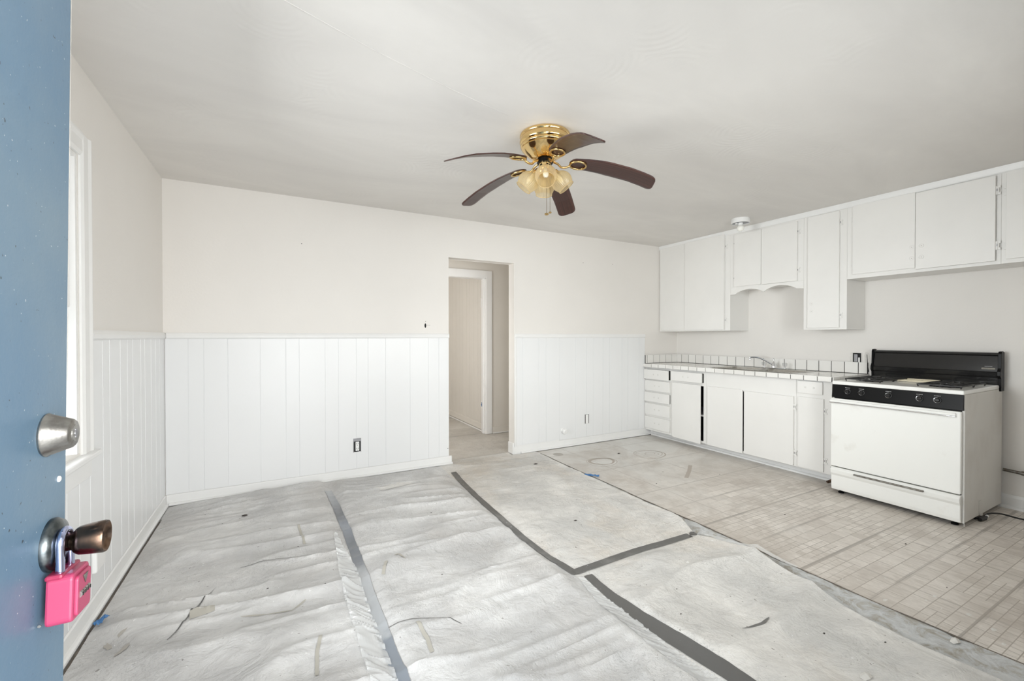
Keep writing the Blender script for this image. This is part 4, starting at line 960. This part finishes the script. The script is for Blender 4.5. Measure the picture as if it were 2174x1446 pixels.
for y in (-2.329, -2.421, -2.588, -2.763, -2.856):
    c = Vector((RX - 0.0115, y, 0.829)); M = axisM(c, (-1, 0, 0.13))
    q = build(MB().lathe([(0.022, 0.0), (0.022, 0.003), (0.019, 0.006)], M, 24), 'knob_bezel', 'chrome', cp, smooth=True) if False else None
    kb = build(MB().lathe([(0.0215, 0.0), (0.0205, 0.004), (0.016, 0.006), (0.0145, 0.020), (0.012, 0.022), (0.0, 0.022)], M, 24), 'knob', 'black_enamel', t, smooth=True)
    build(MB().tube([tuple(M @ Vector((0.0185 * math.cos(a), 0.0185 * math.sin(a), 0.0058))) for a in [k * 2 * math.pi / 24 for k in range(24)]], 0.0013, 5, True), 'ring', 'chrome', kb, smooth=True)
    build(MB().box(-0.004, 0.004, -0.016, 0.016, 0.018, 0.028, M), 'grip', 'black_enamel', kb, bevel=0.001)
    pr = MB()
    for k in range(5): pr.box(RX - 0.0165, RX - 0.0155, y - 0.016 + k * 0.007, y - 0.012 + k * 0.007, 0.857, 0.860)
    build(pr, 'printed_mark', 'print', cp)
od = build(B(RX - 0.032, RX - 0.002, RY0 + 0.008, RY1 - 0.002, 0.222, 0.768), 'oven_door', 'enamel', t, bevel=0.006)
hb_ = MB(); hb_.box(RX - 0.048, RX - 0.0325, RY0 + 0.030, RY1 + 0.0, 0.740, 0.757)
build(hb_, 'door_handle', 'enamel', od, bevel=0.004)
build(MB().tube([(RX - 0.046, RY1, 0.736), (RX - 0.046, RY0 + 0.03, 0.736)], 0.0055, 8), 'handle_trim', 'chrome', od, smooth=True)
dp = [(RX - 0.030, 0.215), (RX - 0.046, 0.196), (RX - 0.042, 0.168), (RX - 0.032, 0.150), (RX - 0.030, 0.060), (RX - 0.024, 0.035), (RX - 0.004, 0.030), (RX - 0.002, 0.215)]
dr = build(MB().prism(dp, 'y', RY0 + 0.008, RY1 - 0.006), 'broiler_drawer', 'enamel', t, bevel=0.004)
build(B(RX - 0.062, RX - 0.044, -2.80, -2.388, 0.188, 0.199), 'drawer_handle', 'pipe', dr, bevel=0.003)
build(B(RX - 0.0330, RX - 0.0318, RY1 - 0.004, RY1 - 0.002, 0.2, 0.21), 'screw', 'steel_box', od)
for (x, y) in ((RX + 0.03, RY0 + 0.05), (RX + 0.03, RY1 - 0.05), (RB - 0.05, RY0 + 0.05), (RB - 0.05, RY1 - 0.05)):
    build(MB().lathe([(0.02, 0.0015), (0.02, 0.010), (0.010, 0.014), (0.010, 0.0455)], Matrix.Translation((x, y, 0)), 12), 'foot', 'black_panel', t)
# backguard
bp = [(RB - 0.06, 0.872), (RB - 0.064, 0.960), (RB - 0.075, 0.968), (RB - 0.078, 1.000), (RB - 0.066, 1.004), (RB - 0.050, 1.118), (RB - 0.060, 1.128), (RB - 0.056, 1.142), (RB - 0.030, 1.146), (RB - 0.002, 1.140), (RB - 0.002, 0.872)]
bgd = build(MB().prism(bp, 'y', RY0 + 0.008, RY1 - 0.008), 'backguard', 'black_enamel', t)
ec = [(RB - 0.070, 0.862), (RB - 0.072, 0.955), (RB - 0.090, 0.975), (RB - 0.088, 1.005), (RB - 0.072, 1.03), (RB - 0.068, 1.135), (RB - 0.058, 1.152), (RB - 0.030, 1.155), (RB + 0.0, 1.148), (RB + 0.0, 0.862)]
build(MB().prism(ec, 'y', RY0 - 0.010, RY0 + 0.008), 'end_cap', 'black_panel', t, bevel=0.002)
build(MB().prism(ec, 'y', RY1 - 0.008, RY1 + 0.006), 'end_cap', 'black_panel', t, bevel=0.002)
build(B(RB - 0.0665, RB - 0.062, -2.963, -2.894, 1.020, 1.030), 'badge', 'badge', bgd)
pr = MB()
for k in range(9): pr.box(RB - 0.0635, RB - 0.0625, -2.948 + k * 0.0045, -2.945 + k * 0.0045, 1.040, 1.0425)
build(pr, 'printed_mark', 'print', bgd)
pr = MB()
for k in range(12): pr.box(RB - 0.0675, RB - 0.0666, -2.960 + k * 0.0053, -2.957 + k * 0.0053, 1.023, 1.027)
build(pr, 'badge_lettering', 'black_panel', bgd)
# burners and grates
def grate(cx, cy):
    hx, hy = 0.235, 0.115; z = 0.922
    for sx in (-1, 1):
        bx = cx + sx * 0.117
        q = build(MB().lathe([(0.085, 0.9062), (0.080, 0.9085), (0.05, 0.9068), (0.035, 0.912), (0.033, 0.918), (0.0, 0.919)], Matrix.Translation((bx, cy, 0)), 24), 'burner', 'black_enamel', t, smooth=True)
        m = MB(); hh = 0.112
        m.tube([(bx - hh, cy - hy, z), (bx + hh, cy - hy, z), (bx + hh, cy + hy, z), (bx - hh, cy + hy, z)], 0.0048, 6, True)
        for a in range(8):
            an = a * math.pi / 4; ex = hh if abs(math.cos(an)) > 0.5 else 0; ey = hy if abs(math.sin(an)) > 0.5 else 0
            m.tube([(bx + ex * (1 if math.cos(an) > 0 else -1), cy + ey * (1 if math.sin(an) > 0 else -1), z), (bx + 0.032 * math.cos(an), cy + 0.032 * math.sin(an), z + 0.004)], 0.0042, 6)
        for ax in (-1, 1):
            for ay in (-1, 1): m.tube([(bx + ax * hh, cy + ay * hy, z), (bx + ax * (hh - 0.004), cy + ay * (hy - 0.004), 0.9065)], 0.004, 6)
        build(m, 'grate', 'iron', t, smooth=True)
grate(5.035, RY1 - 0.165); grate(5.035, RY0 + 0.155)
m = MB(); y0, y1 = -2.70, -2.50
m.tube([(5.10, y0, 0.915), (5.10, y1, 0.915), (5.31, y1 + 0.012, 0.917), (5.31, y0 - 0.012, 0.917)], 0.004, 6, True)
for k in range(1, 4): m.tube([(5.10 + k * 0.0525, y0, 0.915), (5.10 + k * 0.0525, y1, 0.915)], 0.0028, 6)
for y in (y0 + 0.05, (y0 + y1) / 2, y1 - 0.05): m.tube([(5.10, y, 0.914), (5.31, y, 0.914)], 0.0028, 6)
for (x, y) in ((5.10, y0), (5.10, y1), (5.31, y0), (5.31, y1)): m.tube([(x, y, 0.915), (x, y, 0.9062)], 0.004, 6)
build(m, 'vent_grille', 'cream', t, smooth=True)
build(B(4.99, 5.03, RY0 - 0.002, RY0 - 0.0002, 0.035, 0.13).box(5.0, 5.02, RY0 - 0.012, RY0 - 0.002, 0.03, 0.05), 'side_bracket', 'range_side', t)

# cable, pipes
cb = [(4.96, -2.97, 0.012), (5.02, -2.995, 0.018), (5.10, -3.01, 0.030), (5.17, -3.05, 0.028), (5.22, -3.12, 0.012), (5.26, -3.22, 0.008), (5.30, -3.34, 0.0075), (5.34, -3.5, 0.0075)]
def smooth_pts(p, k=6):
    out = []; P = [Vector(q) for q in p]
    for i in range(len(P) - 1):
        a, b_, c, d = P[max(i - 1, 0)], P[i], P[i + 1], P[min(i + 2, len(P) - 1)]
        for j in range(k):
            s = j / k; out.append(tuple(0.5 * ((2 * b_) + (-a + c) * s + (2 * a - 5 * b_ + 4 * c - d) * s * s + (-a + 3 * b_ - 3 * c + d) * s ** 3)))
    return out + [tuple(P[-1])]
t = thing('power_cable', (5.1, -3.05, 0.002), 'black power cable lying on the floor beside the range', 'cable')
build(MB().tube(smooth_pts(cb), 0.0055, 8), 'cord', 'cable', t, smooth=True)
build(MB().tube([(4.945, -3.002, 0.016), (5.0, -3.01, 0.018), (5.03, -3.012, 0.022)], [0.012, 0.014, 0.008], 10), 'plug', 'cable', t, smooth=True)
build(MB().tube([(5.035, -3.012, 0.024), (5.045, -3.013, 0.025)], 0.009, 10), 'tie', 'white_plastic', t)
t = thing('gas_pipe', (5.43, -3.1, 0.28), 'grey iron gas pipe with elbow on the wall behind the range', 'pipe')
build(MB().tube([(5.440, -2.995, 0.285), (5.440, -3.10, 0.28)], 0.0115, 12), 'pipe', 'pipe', t, smooth=True)
build(MB().tube([(5.440, -3.085, 0.281), (5.440, -3.12, 0.279)], 0.016, 12), 'coupling', 'pipe', t, smooth=True)
build(MB().tube(smooth_pts([(5.440, -3.12, 0.279), (5.44, -3.15, 0.276), (5.44, -3.165, 0.26), (5.44, -3.165, 0.235)]), 0.018, 12), 'elbow', 'rust', t, smooth=True)
build(MB().tube([(5.440, -3.165, 0.236), (5.44, -3.165, 0.0)], 0.0115, 12), 'pipe', 'pipe', t, smooth=True)
t = thing('pipe_stub', (4.93, -2.14, 0.03), 'corroded brown pipe stub poking out between cabinet and range', 'pipe')
build(MB().tube(smooth_pts([(5.03, -2.173, 0.04), (4.96, -2.172, 0.055), (4.90, -2.165, 0.055), (4.865, -2.145, 0.045)]), 0.0095, 10), 'pipe', 'rust', t, smooth=True)
build(MB().tube([(4.872, -2.149, 0.047), (4.835, -2.125, 0.03)], [0.013, 0.012], 8), 'end_nut', 'rust', t)

# ------------------------------------------------------------------ outlets and wall fittings
t = thing('wall_outlet', (1.369, -0.009, 0.293), 'uncovered white duplex outlet in the back wall panelling', 'outlet')
m = MB(); m.box(1.338, 1.400, -0.0095, -0.0082, 0.236, 0.352); build(m, 'outlet_box', 'dark_gap', t)
m = MB(); m.box(1.336, 1.340, -0.012, -0.0082, 0.232, 0.356); m.box(1.398, 1.402, -0.012, -0.0082, 0.232, 0.356); m.box(1.340, 1.398, -0.012, -0.0082, 0.352, 0.356); m.box(1.340, 1.398, -0.012, -0.0096, 0.330, 0.352)
build(m, 'box_rim', 'steel_box', t)
m = MB(); m.box(1.354, 1.386, -0.017, -0.0096, 0.244, 0.326); rc = build(m, 'receptacle', 'white_plastic', t, bevel=0.008)
m = MB()
for z in (0.262, 0.305):
    for x in (1.362, 1.374): m.box(x, x + 0.003, -0.0178, -0.0168, z, z + 0.011)
    m.box(1.367, 1.372, -0.0178, -0.0168, z - 0.012, z - 0.007)
build(m, 'slots', 'dark_gap', rc)
t = thing('wall_outlet', (3.95, -0.009, 0.29), 'small uncovered white switch box low on the kitchen side panelling', 'outlet')
build(B(3.922, 3.980, -0.0095, -0.0082, 0.240, 0.347), 'outlet_box', 'dark_gap', t)
build(B(3.930, 3.971, -0.013, -0.0096, 0.241, 0.345), 'receptacle', 'white_plastic', t, bevel=0.006)
t = thing('gas_stub', (3.60, -0.03, 0.19), 'white painted capped gas stub low on the panelling', 'pipe')
build(MB().lathe([(0.030, 0.0), (0.028, 0.006), (0.016, 0.010), (0.014, 0.014)], axisM((3.603, -0.0082, 0.195), (0, -1, 0)), 20), 'escutcheon', 'trim', t, smooth=True)
build(MB().lathe([(0.013, 0.010), (0.013, 0.024), (0.030, 0.024), (0.031, 0.052), (0.022, 0.058), (0, 0.058)], axisM((3.603, -0.0082, 0.195), (0.12, -1, -0.15)), 8), 'cap', 'white_plastic', t, bevel=0.002)
t = thing('wall_hole', (2.0, -0.0005, 1.375), 'small dark cable hole in the wall above the rail by the opening', 'hole')
build(MB().lathe([(0.0, 0.0008), (0.008, 0.0008), (0.009, 0.0)], Matrix.Translation((2.0, -0.0002, 1.372)) @ Matrix.Scale(2.4, 4, (0, 0, 1)) @ Matrix.Rotation(R(90), 4, 'X'), 14), 'hole', 'dark_gap', t)
build(B(2.012, 2.05, -0.0009, -0.0003, 1.374, 1.376), 'scratch', 'stain', t)
build(MB().lathe([(0.0, 0.0006), (0.003, 0.0006), (0.003, 0)], axisM((2.003, -0.0002, 1.412), (0, -1, 0)), 8), 'nail_hole', 'dark_gap', t)
# outlet above counter, torn wall patch
t = thing('wall_outlet', (W, -2.055, 1.06), 'exposed electrical box in torn plaster on the wall between counter and range', 'outlet')
build(MB().prism([(-2.008, 1.0), (-2.004, 1.06), (-2.010, 1.115), (-2.05, 1.122), (-2.10, 1.115), (-2.103, 1.05), (-2.10, 1.0), (-2.05, 0.996)], 'x', W - 0.0022, W - 0.0006), 'torn_plaster', 'chip', t)
build(B(W - 0.0035, W - 0.0023, -2.093, -2.028, 1.008, 1.110), 'outlet_box', 'dark_gap', t)
build(B(W - 0.012, W - 0.0036, -2.068, -2.040, 1.030, 1.100), 'switch_body', 'steel_box', t, bevel=0.002)
build(B(W - 0.014, W - 0.0036, -2.086, -2.074, 1.02, 1.07), 'wire', 'white_plastic', t, bevel=0.003)
t = thing('torn_plaster', (W, -2.14, 1.03), 'torn strip of wallboard beside the range backguard', 'wall damage')
build(MB().prism([(-2.118, 1.09), (-2.125, 1.12), (-2.15, 1.115), (-2.165, 1.06), (-2.16, 0.96), (-2.15, 0.93), (-2.145, 1.0), (-2.125, 1.01)], 'x', W - 0.003, W - 0.0006), 'paper_edge', 'chip', t)
build(MB().prism([(-2.136, 1.10), (-2.140, 1.10), (-2.146, 1.0), (-2.155, 0.94), (-2.150, 0.94), (-2.141, 1.0)], 'x', W - 0.004, W - 0.0031), 'crack', 'dark_gap', t)
# plate on side wall
t = thing('wall_plate', (0.009, -1.40, 0.26), 'white plastic cover box low on the side wall below the window', 'outlet')
build(B(0.0085, 0.030, -1.465, -1.35, 0.198, 0.33), 'cover', 'white_plastic', t, bevel=0.008)
# small nail holes
for (x, z, lb) in ((0.93, 2.05, 'tiny nail hole high on the back wall, left of the opening'), (3.9, 2.13, 'tiny nail hole on the back wall, halfway between opening and corner'), (4.35, 2.15, 'tiny nail hole on the back wall near the wall cabinets'), (2.223, 0.16, 'tiny nail hole at the foot of the panelling beside the opening')):
    yy = -0.0085 if z < 1 else -0.0002
    setp(build(MB().lathe([(0.0, 0.0006), (0.004, 0.0006), (0.004, 0)], axisM((x, yy, z), (0, -1, 0)), 8), 'nail_hole', 'dark_gap'), lb, 'hole')

# ------------------------------------------------------------------ ceiling light
t = thing('ceiling_light', (4.83, -1.35, H), 'bare bulb ceiling light with a white round pan near the wall cabinets', 'lamp')
LX, LY = 4.815, -1.35
build(MB().lathe([(0.083, 2.4395), (0.086, 2.41), (0.086, 2.395), (0.081, 2.392), (0.080, 2.405), (0.0, 2.407)], Matrix.Translation((LX, LY, 0)), 36), 'pan', 'trim', t, smooth=True)
build(MB().lathe([(0.0795, 2.4035), (0.045, 2.400), (0.0, 2.399)], Matrix.Translation((LX, LY, 0)), 30), 'inner_plate', 'steel_box', t, smooth=True)
sk = build(MB().lathe([(0.022, 2.400), (0.022, 2.382), (0.018, 2.378)], Matrix.Translation((LX, LY, 0)), 20), 'socket', 'white_plastic', t, smooth=True)
build(MB().lathe([(0.016, 2.381), (0.030, 2.364), (0.034, 2.348), (0.028, 2.328), (0.015, 2.318), (0.0, 2.315)], Matrix.Translation((LX, LY, 0)), 24), 'bulb', 'bulb', t, smooth=True)
build(MB().lathe([(0.0, 0.012), (0.012, 0.010), (0.014, 0.0)], Matrix.Translation((LX - 0.035, LY + 0.02, 2.386)), 12), 'outlet_knob', 'white_plastic', t)

# ------------------------------------------------------------------ ceiling fan
FC = Vector((2.124, -1.925, 0))
t = thing('ceiling_fan', (FC.x, FC.y, 2.30), 'brass ceiling fan with five dark wood blades and four amber glass shades', 'fan')
TF = Matrix.Translation(FC)
build(MB().lathe([(0.138, 2.4395), (0.146, 2.434), (0.147, 2.424), (0.142, 2.418), (0.146, 2.408), (0.148, 2.394), (0.144, 2.384), (0.139, 2.380), (0.143, 2.374), (0.142, 2.367), (0.134, 2.362), (0.136, 2.355), (0.126, 2.343), (0.108, 2.327), (0.083, 2.309), (0.062, 2.298), (0.050, 2.295), (0.0, 2.295)], TF, 64), 'motor_housing', 'brass', t, smooth=True)
build(MB().lathe([(0.046, 2.2945), (0.046, 2.274), (0.0, 2.274)], TF, 32), 'rotor', 'black_panel', t, smooth=True)
nk = build(MB().lathe([(0.036, 2.2738), (0.036, 2.246), (0.034, 2.240), (0.0, 2.240)], TF, 32), 'switch_housing', 'brass', t, smooth=True)
sl = MB()
for a in (200, 290, 20, 110, 262): sl.lathe([(0.0, 0.0012), (0.0075, 0.0012), (0.008, 0)], axisM((FC.x + 0.0355 * math.cos(R(a)), FC.y + 0.0355 * math.sin(R(a)), 2.257), (math.cos(R(a)), math.sin(R(a)), 0)), 10)
build(sl, 'slots', 'black_panel', nk)
build(MB().lathe([(0.036, 2.2398), (0.050, 2.234), (0.053, 2.220), (0.046, 2.206), (0.025, 2.196), (0.010, 2.192), (0.0, 2.186)], TF, 40), 'light_kit', 'brass', t, smooth=True)
# blade with holder, local x outwards
rr = [0.13, 0.18, 0.25, 0.32, 0.39, 0.49, 0.56, 0.645]; zz = [2.273, 2.270, 2.262, 2.250, 2.233, 2.205, 2.178, 2.140]
def bz(r): return float(np.interp(r, rr, zz))
def blade_mesh():
    n = 96; k = 10; R0, R1 = 0.142, 0.630; m = MB(); vs = []
    for i in range(n + 1):
        r = R0 + (R1 - R0) * i / n; s = i / n
        hw = 0.044 + 0.019 * min(1, s / 0.45) 
        d0 = (r - R0); d1 = (R1 - r)
        if d0 < 0.04: hw *= math.sqrt(max(0.06, 1 - (1 - d0 / 0.04) ** 2))
        if d1 < 0.035: hw = hw - 0.035 + 0.035 * math.sqrt(max(0.0, 1 - (1 - d1 / 0.035) ** 2))
        for j in range(k + 1):
            y = hw * (2 * j / k - 1); vs.append((r, y * 0.975, bz(r) - 2.3 - y * 0.21))
    m.add(vs, [(i * (k + 1) + j, (i + 1) * (k + 1) + j, (i + 1) * (k + 1) + j + 1, i * (k + 1) + j + 1) for i in range(n) for j in range(k)])
    me = bpy.data.meshes.new('fan_blade'); me.from_pydata(m.v, [], m.f); me.materials.append(MAT['wood']); me.shade_smooth(); return me
def holder_mesh():
    m = MB(); pts = smooth_pts([(0.046, 0, 2.284), (0.075, 0, 2.270), (0.095, 0, 2.252), (0.120, 0, 2.250), (0.145, 0, 2.2585)], 5)
    m.tube([(a, b_, c - 2.3) for a, b_, c in pts], 0.0065, 8)
    rp = []
    for q in range(28):
        a = q * 2 * math.pi / 28; x = 0.192 + 0.047 * math.cos(a); y = 0.036 * math.sin(a); rp.append((x, y, bz(x) - 2.3 - y * 0.21 - 0.0075))
    m.tube(rp, 0.0062, 8, True)
    me = bpy.data.meshes.new('blade_holder'); me.from_pydata(m.v, [], m.f); me.materials.append(MAT['brass_dull']); me.shade_smooth(); return me
bm_, hm_ = blade_mesh(), holder_mesh()
for k in range(5):
    bl = bpy.data.objects.new('blade', bm_); COL.objects.link(bl); bl.parent = t; bl.rotation_euler = (0, 0, R(-29.9 + 72 * k))
    so = bl.modifiers.new('solid', 'SOLIDIFY'); so.thickness = 0.006; so.offset = 0
    ho = bpy.data.objects.new('blade_holder', hm_); COL.objects.link(ho); ho.parent = bl
# shades
def shade_mesh(prof, seg, mod, mat, name):
    m = MB(); m.lathe(prof, None, seg, mod, cap=False); me = bpy.data.meshes.new(name); me.from_pydata(m.v, [], m.f); me.materials.append(MAT[mat]); me.shade_smooth(); return me
sp_ = [(0.022, 0.0), (0.026, 0.006), (0.045, 0.022), (0.057, 0.042), (0.061, 0.060), (0.059, 0.076), (0.053, 0.092), (0.0485, 0.100), (0.0485, 0.108)]
gl_m = shade_mesh(sp_, 144, lambda k: 1.0 + 0.022 * (-1, 0, 1, 0)[k % 4], 'amber', 'glass_shade')
rm_ = MB(); rm_.tube([(0.049 * math.cos(a), 0.049 * math.sin(a), 0.108) for a in [q * 2 * math.pi / 40 for q in range(40)]], 0.0022, 6, True)
rim_m = bpy.data.meshes.new('shade_rim'); rim_m.from_pydata(rm_.v, [], rm_.f); rim_m.materials.append(MAT['amber']); rim_m.shade_smooth()
so_m = shade_mesh([(0.0, -0.030), (0.012, -0.030), (0.014, -0.014), (0.023, -0.008), (0.024, 0.006), (0.019, 0.008)], 24, None, 'brass', 'shade_socket')
bu_m = shade_mesh([(0.010, 0.0), (0.012, 0.02), (0.017, 0.045), (0.014, 0.066), (0.0, 0.078)], 16, None, 'bulb', 'bulb')
for k in range(4):
    a = R(60 + 90 * k); d = Vector((math.cos(a) * 0.62, math.sin(a) * 0.62, -0.78)).normalized()
    p = Vector((math.cos(a) * 0.058, math.sin(a) * 0.058, 2.218 - 2.30))
    q = Vector((0, 0, 1)).rotation_difference(d)
    s_ = bpy.data.objects.new('glass_shade', gl_m); COL.objects.link(s_); s_.parent = t; s_.location = p; s_.rotation_mode = 'QUATERNION'; s_.rotation_quaternion = q
    for nm, me in (('shade_rim', rim_m), ('shade_socket', so_m), ('bulb', bu_m)):
        c = bpy.data.objects.new(nm, me); COL.objects.link(c); c.parent = s_
for (dx, dy, z1, r_) in ((0.004, -0.012, 1.978, 0.0125), (0.036, 0.0, 1.994, 0.009)):
    c = build(MB().tube([(FC.x + dx, FC.y + dy, 2.20), (FC.x + dx, FC.y + dy, z1 + 0.006)], 0.0013, 5), 'pull_chain', 'brass_link', t)
    build(MB().lathe([(0.0, z1 - r_ * 0.6), (r_ * 0.7, z1 - r_ * 0.5), (r_, z1 - r_ * 0.15), (r_ * 0.9, z1 + r_ * 0.3), (r_ * 0.3, z1 + r_ * 0.6), (0, z1 + r_ * 0.7)], Matrix.Translation((FC.x + dx, FC.y + dy, 0)), 14), 'chain_fob', 'brass_dull', c, smooth=True)

# ------------------------------------------------------------------ blue entrance door
DXF = 0.480
t = thing('door_1', (DXF - 0.022, -4.08, 0.0), 'open blue painted entrance door with deadbolt and knob at the picture edge', None, None, 'structure')
m = MB()
def lean(z): return -3.165 - (1.77 - z) * 0.048 * 1.0
dz0, dz1 = 0.012, 2.04
vs = [(DXF - 0.044, -4.075, dz0), (DXF, -4.075, dz0), (DXF, lean(dz0), dz0), (DXF - 0.044, lean(dz0), dz0)]
vs += [(a, b_ if b_ < -4 else lean(dz1), dz1) for a, b_, _ in vs]
m.add(vs, [(0, 3, 2, 1), (4, 5, 6, 7), (0, 1, 5, 4), (1, 2, 6, 5), (2, 3, 7, 6), (3, 0, 4, 7)])
build(m, 'door_leaf', 'blue', t, bevel=0.0025)
db = build(MB().lathe([(0.028, 0.0), (0.0285, 0.002), (0.027, 0.004), (0.0190, 0.0255), (0.0170, 0.0275), (0.0, 0.0275)], axisM((DXF, -3.258, 1.134), (1, 0, 0)), 48), 'deadbolt', 'nickel', t, smooth=True)
M = axisM((DXF + 0.0275, -3.258, 1.134), (1, 0, 0))
build(MB().lathe([(0.0, 0.0012), (0.011, 0.0012), (0.0118, 0.0)], M, 32), 'lock_cylinder', 'nickel', db)
build(MB().box(-0.0055, 0.0055, -0.002, 0.002, 0.0008, 0.002, M).lathe([(0.0, 0.0021), (0.0042, 0.0021), (0.0044, 0)], M, 14), 'keyhole', 'steel_box', db)
KY, KZ = -3.250, 0.985
rs_ = build(MB().lathe([(0.034, 0.0), (0.0345, 0.004), (0.031, 0.010), (0.022, 0.014), (0.013, 0.017)], axisM((DXF, KY, KZ), (1, 0, 0)), 48), 'rosette', 'tarnish', t, smooth=True)
build(MB().lathe([(0.0125, 0.014), (0.0115, 0.019), (0.012, 0.023), (0.0165, 0.026), (0.0190, 0.030), (0.0198, 0.036), (0.0208, 0.046), (0.0216, 0.055), (0.0206, 0.0575), (0.018, 0.053), (0.012, 0.050), (0.0, 0.0495)], axisM((DXF, KY, KZ), (1, 0, 0)), 48), 'door_knob', 'old_bronze', t, smooth=True)
build(MB().lathe([(0.0042, 0.0), (0.0042, 0.0015), (0.003, 0.0025), (0.0, 0.003)], axisM((DXF, -3.224, 1.066), (1, 0, 0)), 16), 'screw_plug', 'white_plastic', t, smooth=True)
we = MB()
for k in range(60):
    z0 = 1.20 + k * 0.0138; z1 = z0 + 0.0138; a0 = 0.0008 + 0.0012 * ((k * 7919) % 13) / 13
    we.add([(DXF + 0.0003, lean(z0) - a0 * 1.5, z0), (DXF + 0.0003, lean(z0) + 0.0002, z0), (DXF + 0.0003, lean(z1) + 0.0002, z1), (DXF + 0.0003, lean(z1) - a0, z1)], [(0, 1, 2, 3)])
build(we, 'worn_edge', 'chip', t, fixn=False)
for z in (0.25, 1.02, 1.80): build(MB().tube([(DXF + 0.004, -4.082, z - 0.05), (DXF + 0.004, -4.082, z + 0.05)], 0.006, 8), 'hinge', 'nickel', t)
t = thing('door_frame', (0.92, YF, 0), 'white painted frame of the entrance opening', None, None, 'structure'); t.name = 'trim_8'; ORG['trim_8'] = ORG['door_frame']
f = MB(); f.box(DX0 - 0.07, DX0 + 0.018, YF, YF + 0.016, 0, DT + 0.06) if False else f.box(DX1 - 0.02, DX1 - 0.0005, YF - T, YF, 0, DT)
f.box(DX0 + 0.0005, DX0 + 0.02, YF - T, YF, 0, DT); f.box(DX0 + 0.02, DX1 - 0.02, YF - T, YF, DT - 0.02, DT - 0.0005)
build(f, 'jamb', 'trim', t)
build(B(DX1, DX1 + 0.08, YF + 0.0005, YF + 0.016, 0, DT + 0.08), 'casing', 'trim', t)
build(B(DX0, DX1, YF + 0.0005, YF + 0.016, DT, DT + 0.08), 'casing', 'trim', t)

# ------------------------------------------------------------------ pink lockbox hanging on the knob
t = thing('lockbox', (DXF + 0.022, KY, KZ), 'pink combination key lockbox hanging by its shackle from the blue door knob', 'lockbox')
def LM(p): return Matrix.Translation(t.location) @ Matrix.Rotation(R(0), 4, 'Z') @ p
# local frame: x out of the door (depth), y along the door (width), z up; hung below the knob
bx0, bx1, by0, by1, bz0, bz1 = 0.492, 0.530, -3.343, -3.278, 0.882, 0.952
lb = MB()
n = 6
prof = []
def rbx(ya, yb, za, zb_, r): # rounded rect in y,z
    out = []
    for (cy, cz, a0) in ((yb - r, zb_ - r, 0), (ya + r, zb_ - r, 90), (ya + r, za + r, 180), (yb - r, za + r, 270)):
        for k in range(6): a = R(a0 + 18 * k); out.append((cy + r * math.cos(a), cz + r * math.sin(a)))
    return out
TL = Matrix.Translation((0, 0, 0))
BY0, BY1, BZ0, BZ1 = -3.288, -3.231, 0.889, 0.951
BX0, BX1 = 0.4865, 0.513
body = build(MB().prism(rbx(BY0, BY1, BZ0, BZ1, 0.008), 'x', BX0, BX1), 'body', 'pink', t, bevel=0.003)
build(MB().prism(rbx(BY0 + 0.006, BY1 - 0.006, BZ0 + 0.005, BZ1 - 0.006, 0.006), 'x', BX1 - 0.001, BX1 + 0.0035), 'front_door', 'pink', body, bevel=0.0015)
build(B(BX0 - 0.001, BX0 + 0.017, BY0 - 0.0015, BY1 + 0.0015, BZ1 - 0.004, BZ1 + 0.003), 'weather_cap', 'pink_dark', body, bevel=0.003)
for k in range(4):
    y = BY0 + 0.016 + k * 0.0082
    build(MB().tube([(BX1 + 0.0015, y - 0.003, BZ0 + 0.030), (BX1 + 0.0015, y + 0.003, BZ0 + 0.030)], 0.0045, 14), 'number_wheel', 'nickel', body)
    build(MB().box(BX1 + 0.0056, BX1 + 0.0063, y - 0.0012, y + 0.0012, BZ0 + 0.028, BZ0 + 0.032), 'wheel_mark', 'dark_gap', body)
tri = MB(); tri.prism([(BY0 + 0.020, BZ0 + 0.052), (BY1 - 0.020, BZ0 + 0.052), ((BY0 + BY1) / 2, BZ0 + 0.040)], 'x', BX1 + 0.0034, BX1 + 0.0045)
build(tri, 'release_catch', 'nickel', body)
build(MB().lathe([(0, 0.001), (0.0018, 0.001), (0.0018, 0)], axisM((BX1 - 0.03, BY0 + 0.0002, BZ0 + 0.006), (0, -1, 0)), 8), 'rivet', 'nickel', body)
sh = []
SX = 0.4975; ya, yb_2 = BY0 + 0.013, BY1 - 0.013
body.rotation_euler = (R(-5.7), 0, 0)
for k in range(13):
    a = math.pi * k / 12; sh.append((SX, (ya + yb_2) / 2 - (yb_2 - ya) / 2 * math.cos(a), 0.988 + 0.017 * math.sin(a)))
sh = [(SX, ya, 0.942)] + sh + [(SX, yb_2, 0.942)]
build(MB().tube(sh, 0.0047, 12), 'shackle', 'chrome_blue', t, smooth=True)
